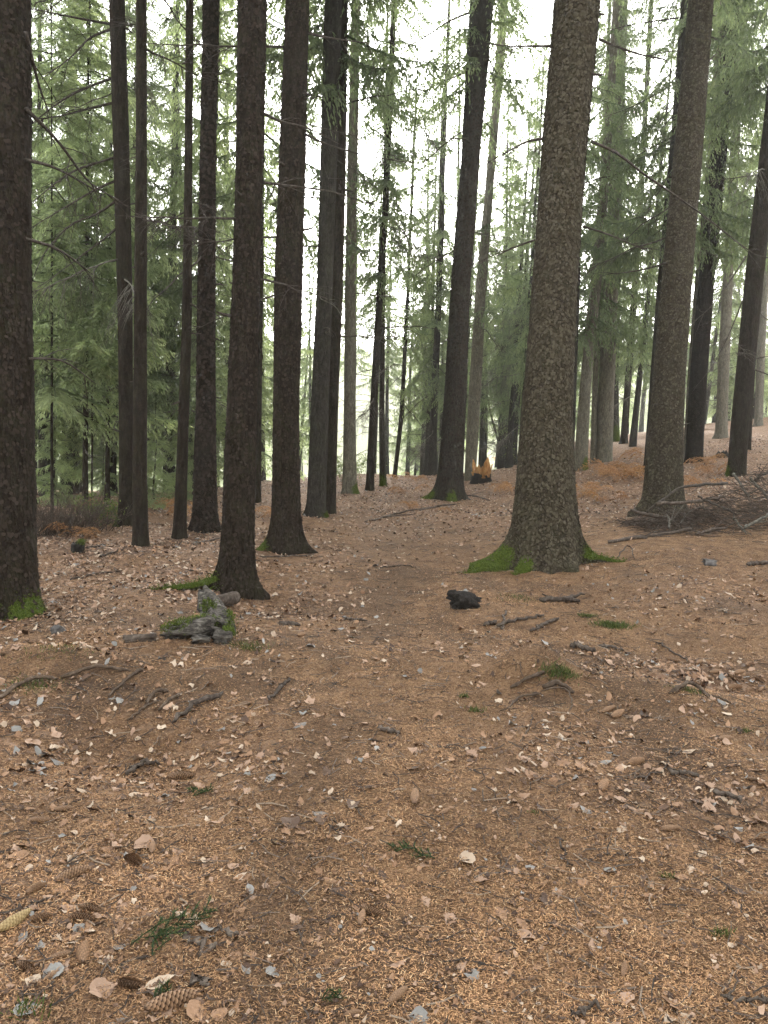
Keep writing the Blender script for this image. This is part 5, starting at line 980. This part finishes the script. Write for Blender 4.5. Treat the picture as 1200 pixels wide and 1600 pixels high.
def sprig(px, py, ang, L, label, nside=8, fan=.6):
    P, _ = hit(px, py); Q1, _ = hit(px + 20 * math.cos(rad(ang)), py - 20 * math.sin(rad(ang))); d = Q1 - P; az = math.atan2(d[1], d[0]); B = Buf(); r = np.random.default_rng(int(px)); segs = []
    q = np.linspace(0, 1, 8); segs.append(np.stack([(q - .5) * L, .02 * np.sin(q * 3), .012 + .012 * np.sin(q * 5)], 1))
    for k in range(nside):
        u = .15 + .75 * k / nside; sd_ = 1 if k % 2 else -1; l = L * .42 * (1 - u * .6) * r.uniform(.7, 1.1); q2 = np.linspace(0, 1, 5); segs.append(np.stack([(u - .5) * L + q2 * l * .75, sd_ * q2 * l * fan, .014 + .02 * q2 * r.random()], 1))
    pp, dd = [], []
    for s in segs:
        B.add(*tube(s, .0022, 4, cap=False), c=.05); m = int(np.linalg.norm(s[-1] - s[0]) / .0016); t = r.random(m) * (len(s) - 1); i = t.astype(int); f = (t - i)[:, None]; p = s[i] * (1 - f) + s[np.minimum(i + 1, len(s) - 1)] * f; tn = (s[-1] - s[0]) / np.linalg.norm(s[-1] - s[0]); D = tn * .75 + r.normal(0, .55, (m, 3)) + np.array([0, 0, .15]); pp.append(p); dd.append(D)
    p = np.concatenate(pp); D = np.concatenate(dd); V, Q = kites(p, D, r.uniform(.012, .02, len(p)), np.full(len(p), .0026), r.normal(0, 1, D.shape)); B.add(V, Q, c=np.repeat(r.uniform(.1, 1, len(p)), 4)); Vv, Qq, Tt, C = B.arrays()
    ca, sa = math.cos(az), math.sin(az); W = np.stack([Vv[:, 0] * ca - Vv[:, 1] * sa, Vv[:, 0] * sa + Vv[:, 1] * ca, Vv[:, 2]], 1); W[:, 2] += h(P[0] + W[:, 0], P[1] + W[:, 1]) - P[2]; link('spruce_sprig', mesh('spruce_sprig', W, [Qq, Tt], M_SPRIG, {'tint': C}, smooth=False), None, P, label, 'sprig', 'green spruce sprigs')
sprig(275, 1448, 200 + 180 - 0, .30, 'long green spruce sprig lying at the lower left', 10)
sprig(252, 1475, 60, .13, 'small green sprig end just below the long sprig', 5)
sprig(626, 1330, 175, .10, 'small dark green spruce sprig right of the path centre', 6)
sprig(660, 1341, 160, .10, 'thin green sprig end trailing right of the small dark one', 5)
sprig(318, 1243, 20, .10, 'faded green sprig left of the path, near the long lying cone', 6)
sprig(255, 1560, 40, .07, 'bit of green sprig beside the longest cone', 4)
sprig(520, 1565, 10, .06, 'pale green sprig bit at the bottom edge in the centre', 4)
sprig(300, 1240, 200, .06, 'second faded sprig bit beside the first at the left', 4)
def tuft(px, py, w, hh, n, label, name='grass_tuft', cat='grass'):
    P, _ = hit(px, py); r = np.random.default_rng(int(px + py)); b = np.stack([r.normal(0, w, n), r.normal(0, w * .6, n), np.zeros(n)], 1); b[:, 2] = h(P[0] + b[:, 0], P[1] + b[:, 1]) - P[2] - .003; D = np.stack([r.normal(0, .6, n), r.normal(0, .6, n), np.full(n, 1.0)], 1); V, Q = kites(b, D, r.uniform(.5, 1.2, n) * hh, np.full(n, .0035 + hh * .02), r.normal(0, 1, (n, 3))); link(name, mesh(name, V, [Q], M_GRASS, {'tint': np.repeat(r.random(n), 4)}, smooth=False), None, P, label, cat, 'small grass and moss tufts')
for a in [(957, 979, .075, .05, 900, 'rounded green moss cushion on the needles below the forked stick', 'moss_cushion', 'moss'), (918, 963, .045, .035, 300, 'thin green grass patch left above the moss cushion'), (873, 1052, .06, .05, 420, 'bright grass tuft on the right side of the hummock'), (1126, 1462, .016, .035, 90, 'tiny isolated grass tuft at the right'),
          (1042, 1370, .013, .022, 70, 'tiny green moss tuft left of the isolated tuft', 'moss_cushion', 'moss'), (834, 1271, .010, .02, 50, 'tiny green speck of moss right of the path', 'moss_cushion', 'moss'), (1163, 1144, .018, .03, 80, 'little green tuft right of the level orange-brown cone'), (742, 1112, .02, .04, 90, 'green shoots left of the hummock, the right pair'),
          (724, 1090, .015, .04, 70, 'green shoots left of the hummock, the left pair'), (812, 935, .10, .03, 260, 'dull green moss patch below the biggest spruce', 'moss_cushion', 'moss'), (90, 1015, .12, .03, 260, 'dull green moss patch at the left behind the hollow', 'moss_cushion', 'moss'), (50, 1072, .10, .035, 300, 'dark green moss under the root at the left edge', 'moss_cushion', 'moss'), (390, 1012, .07, .04, 260, 'green moss right of the rotten log', 'moss_cushion', 'moss'), (1080, 1080, .06, .03, 220, 'moss under the arched root at the right', 'moss_cushion', 'moss'), (40, 1585, .03, .05, 60, 'few pale grass blades over the big grey leaf at the bottom left')]:
    tuft(*a)
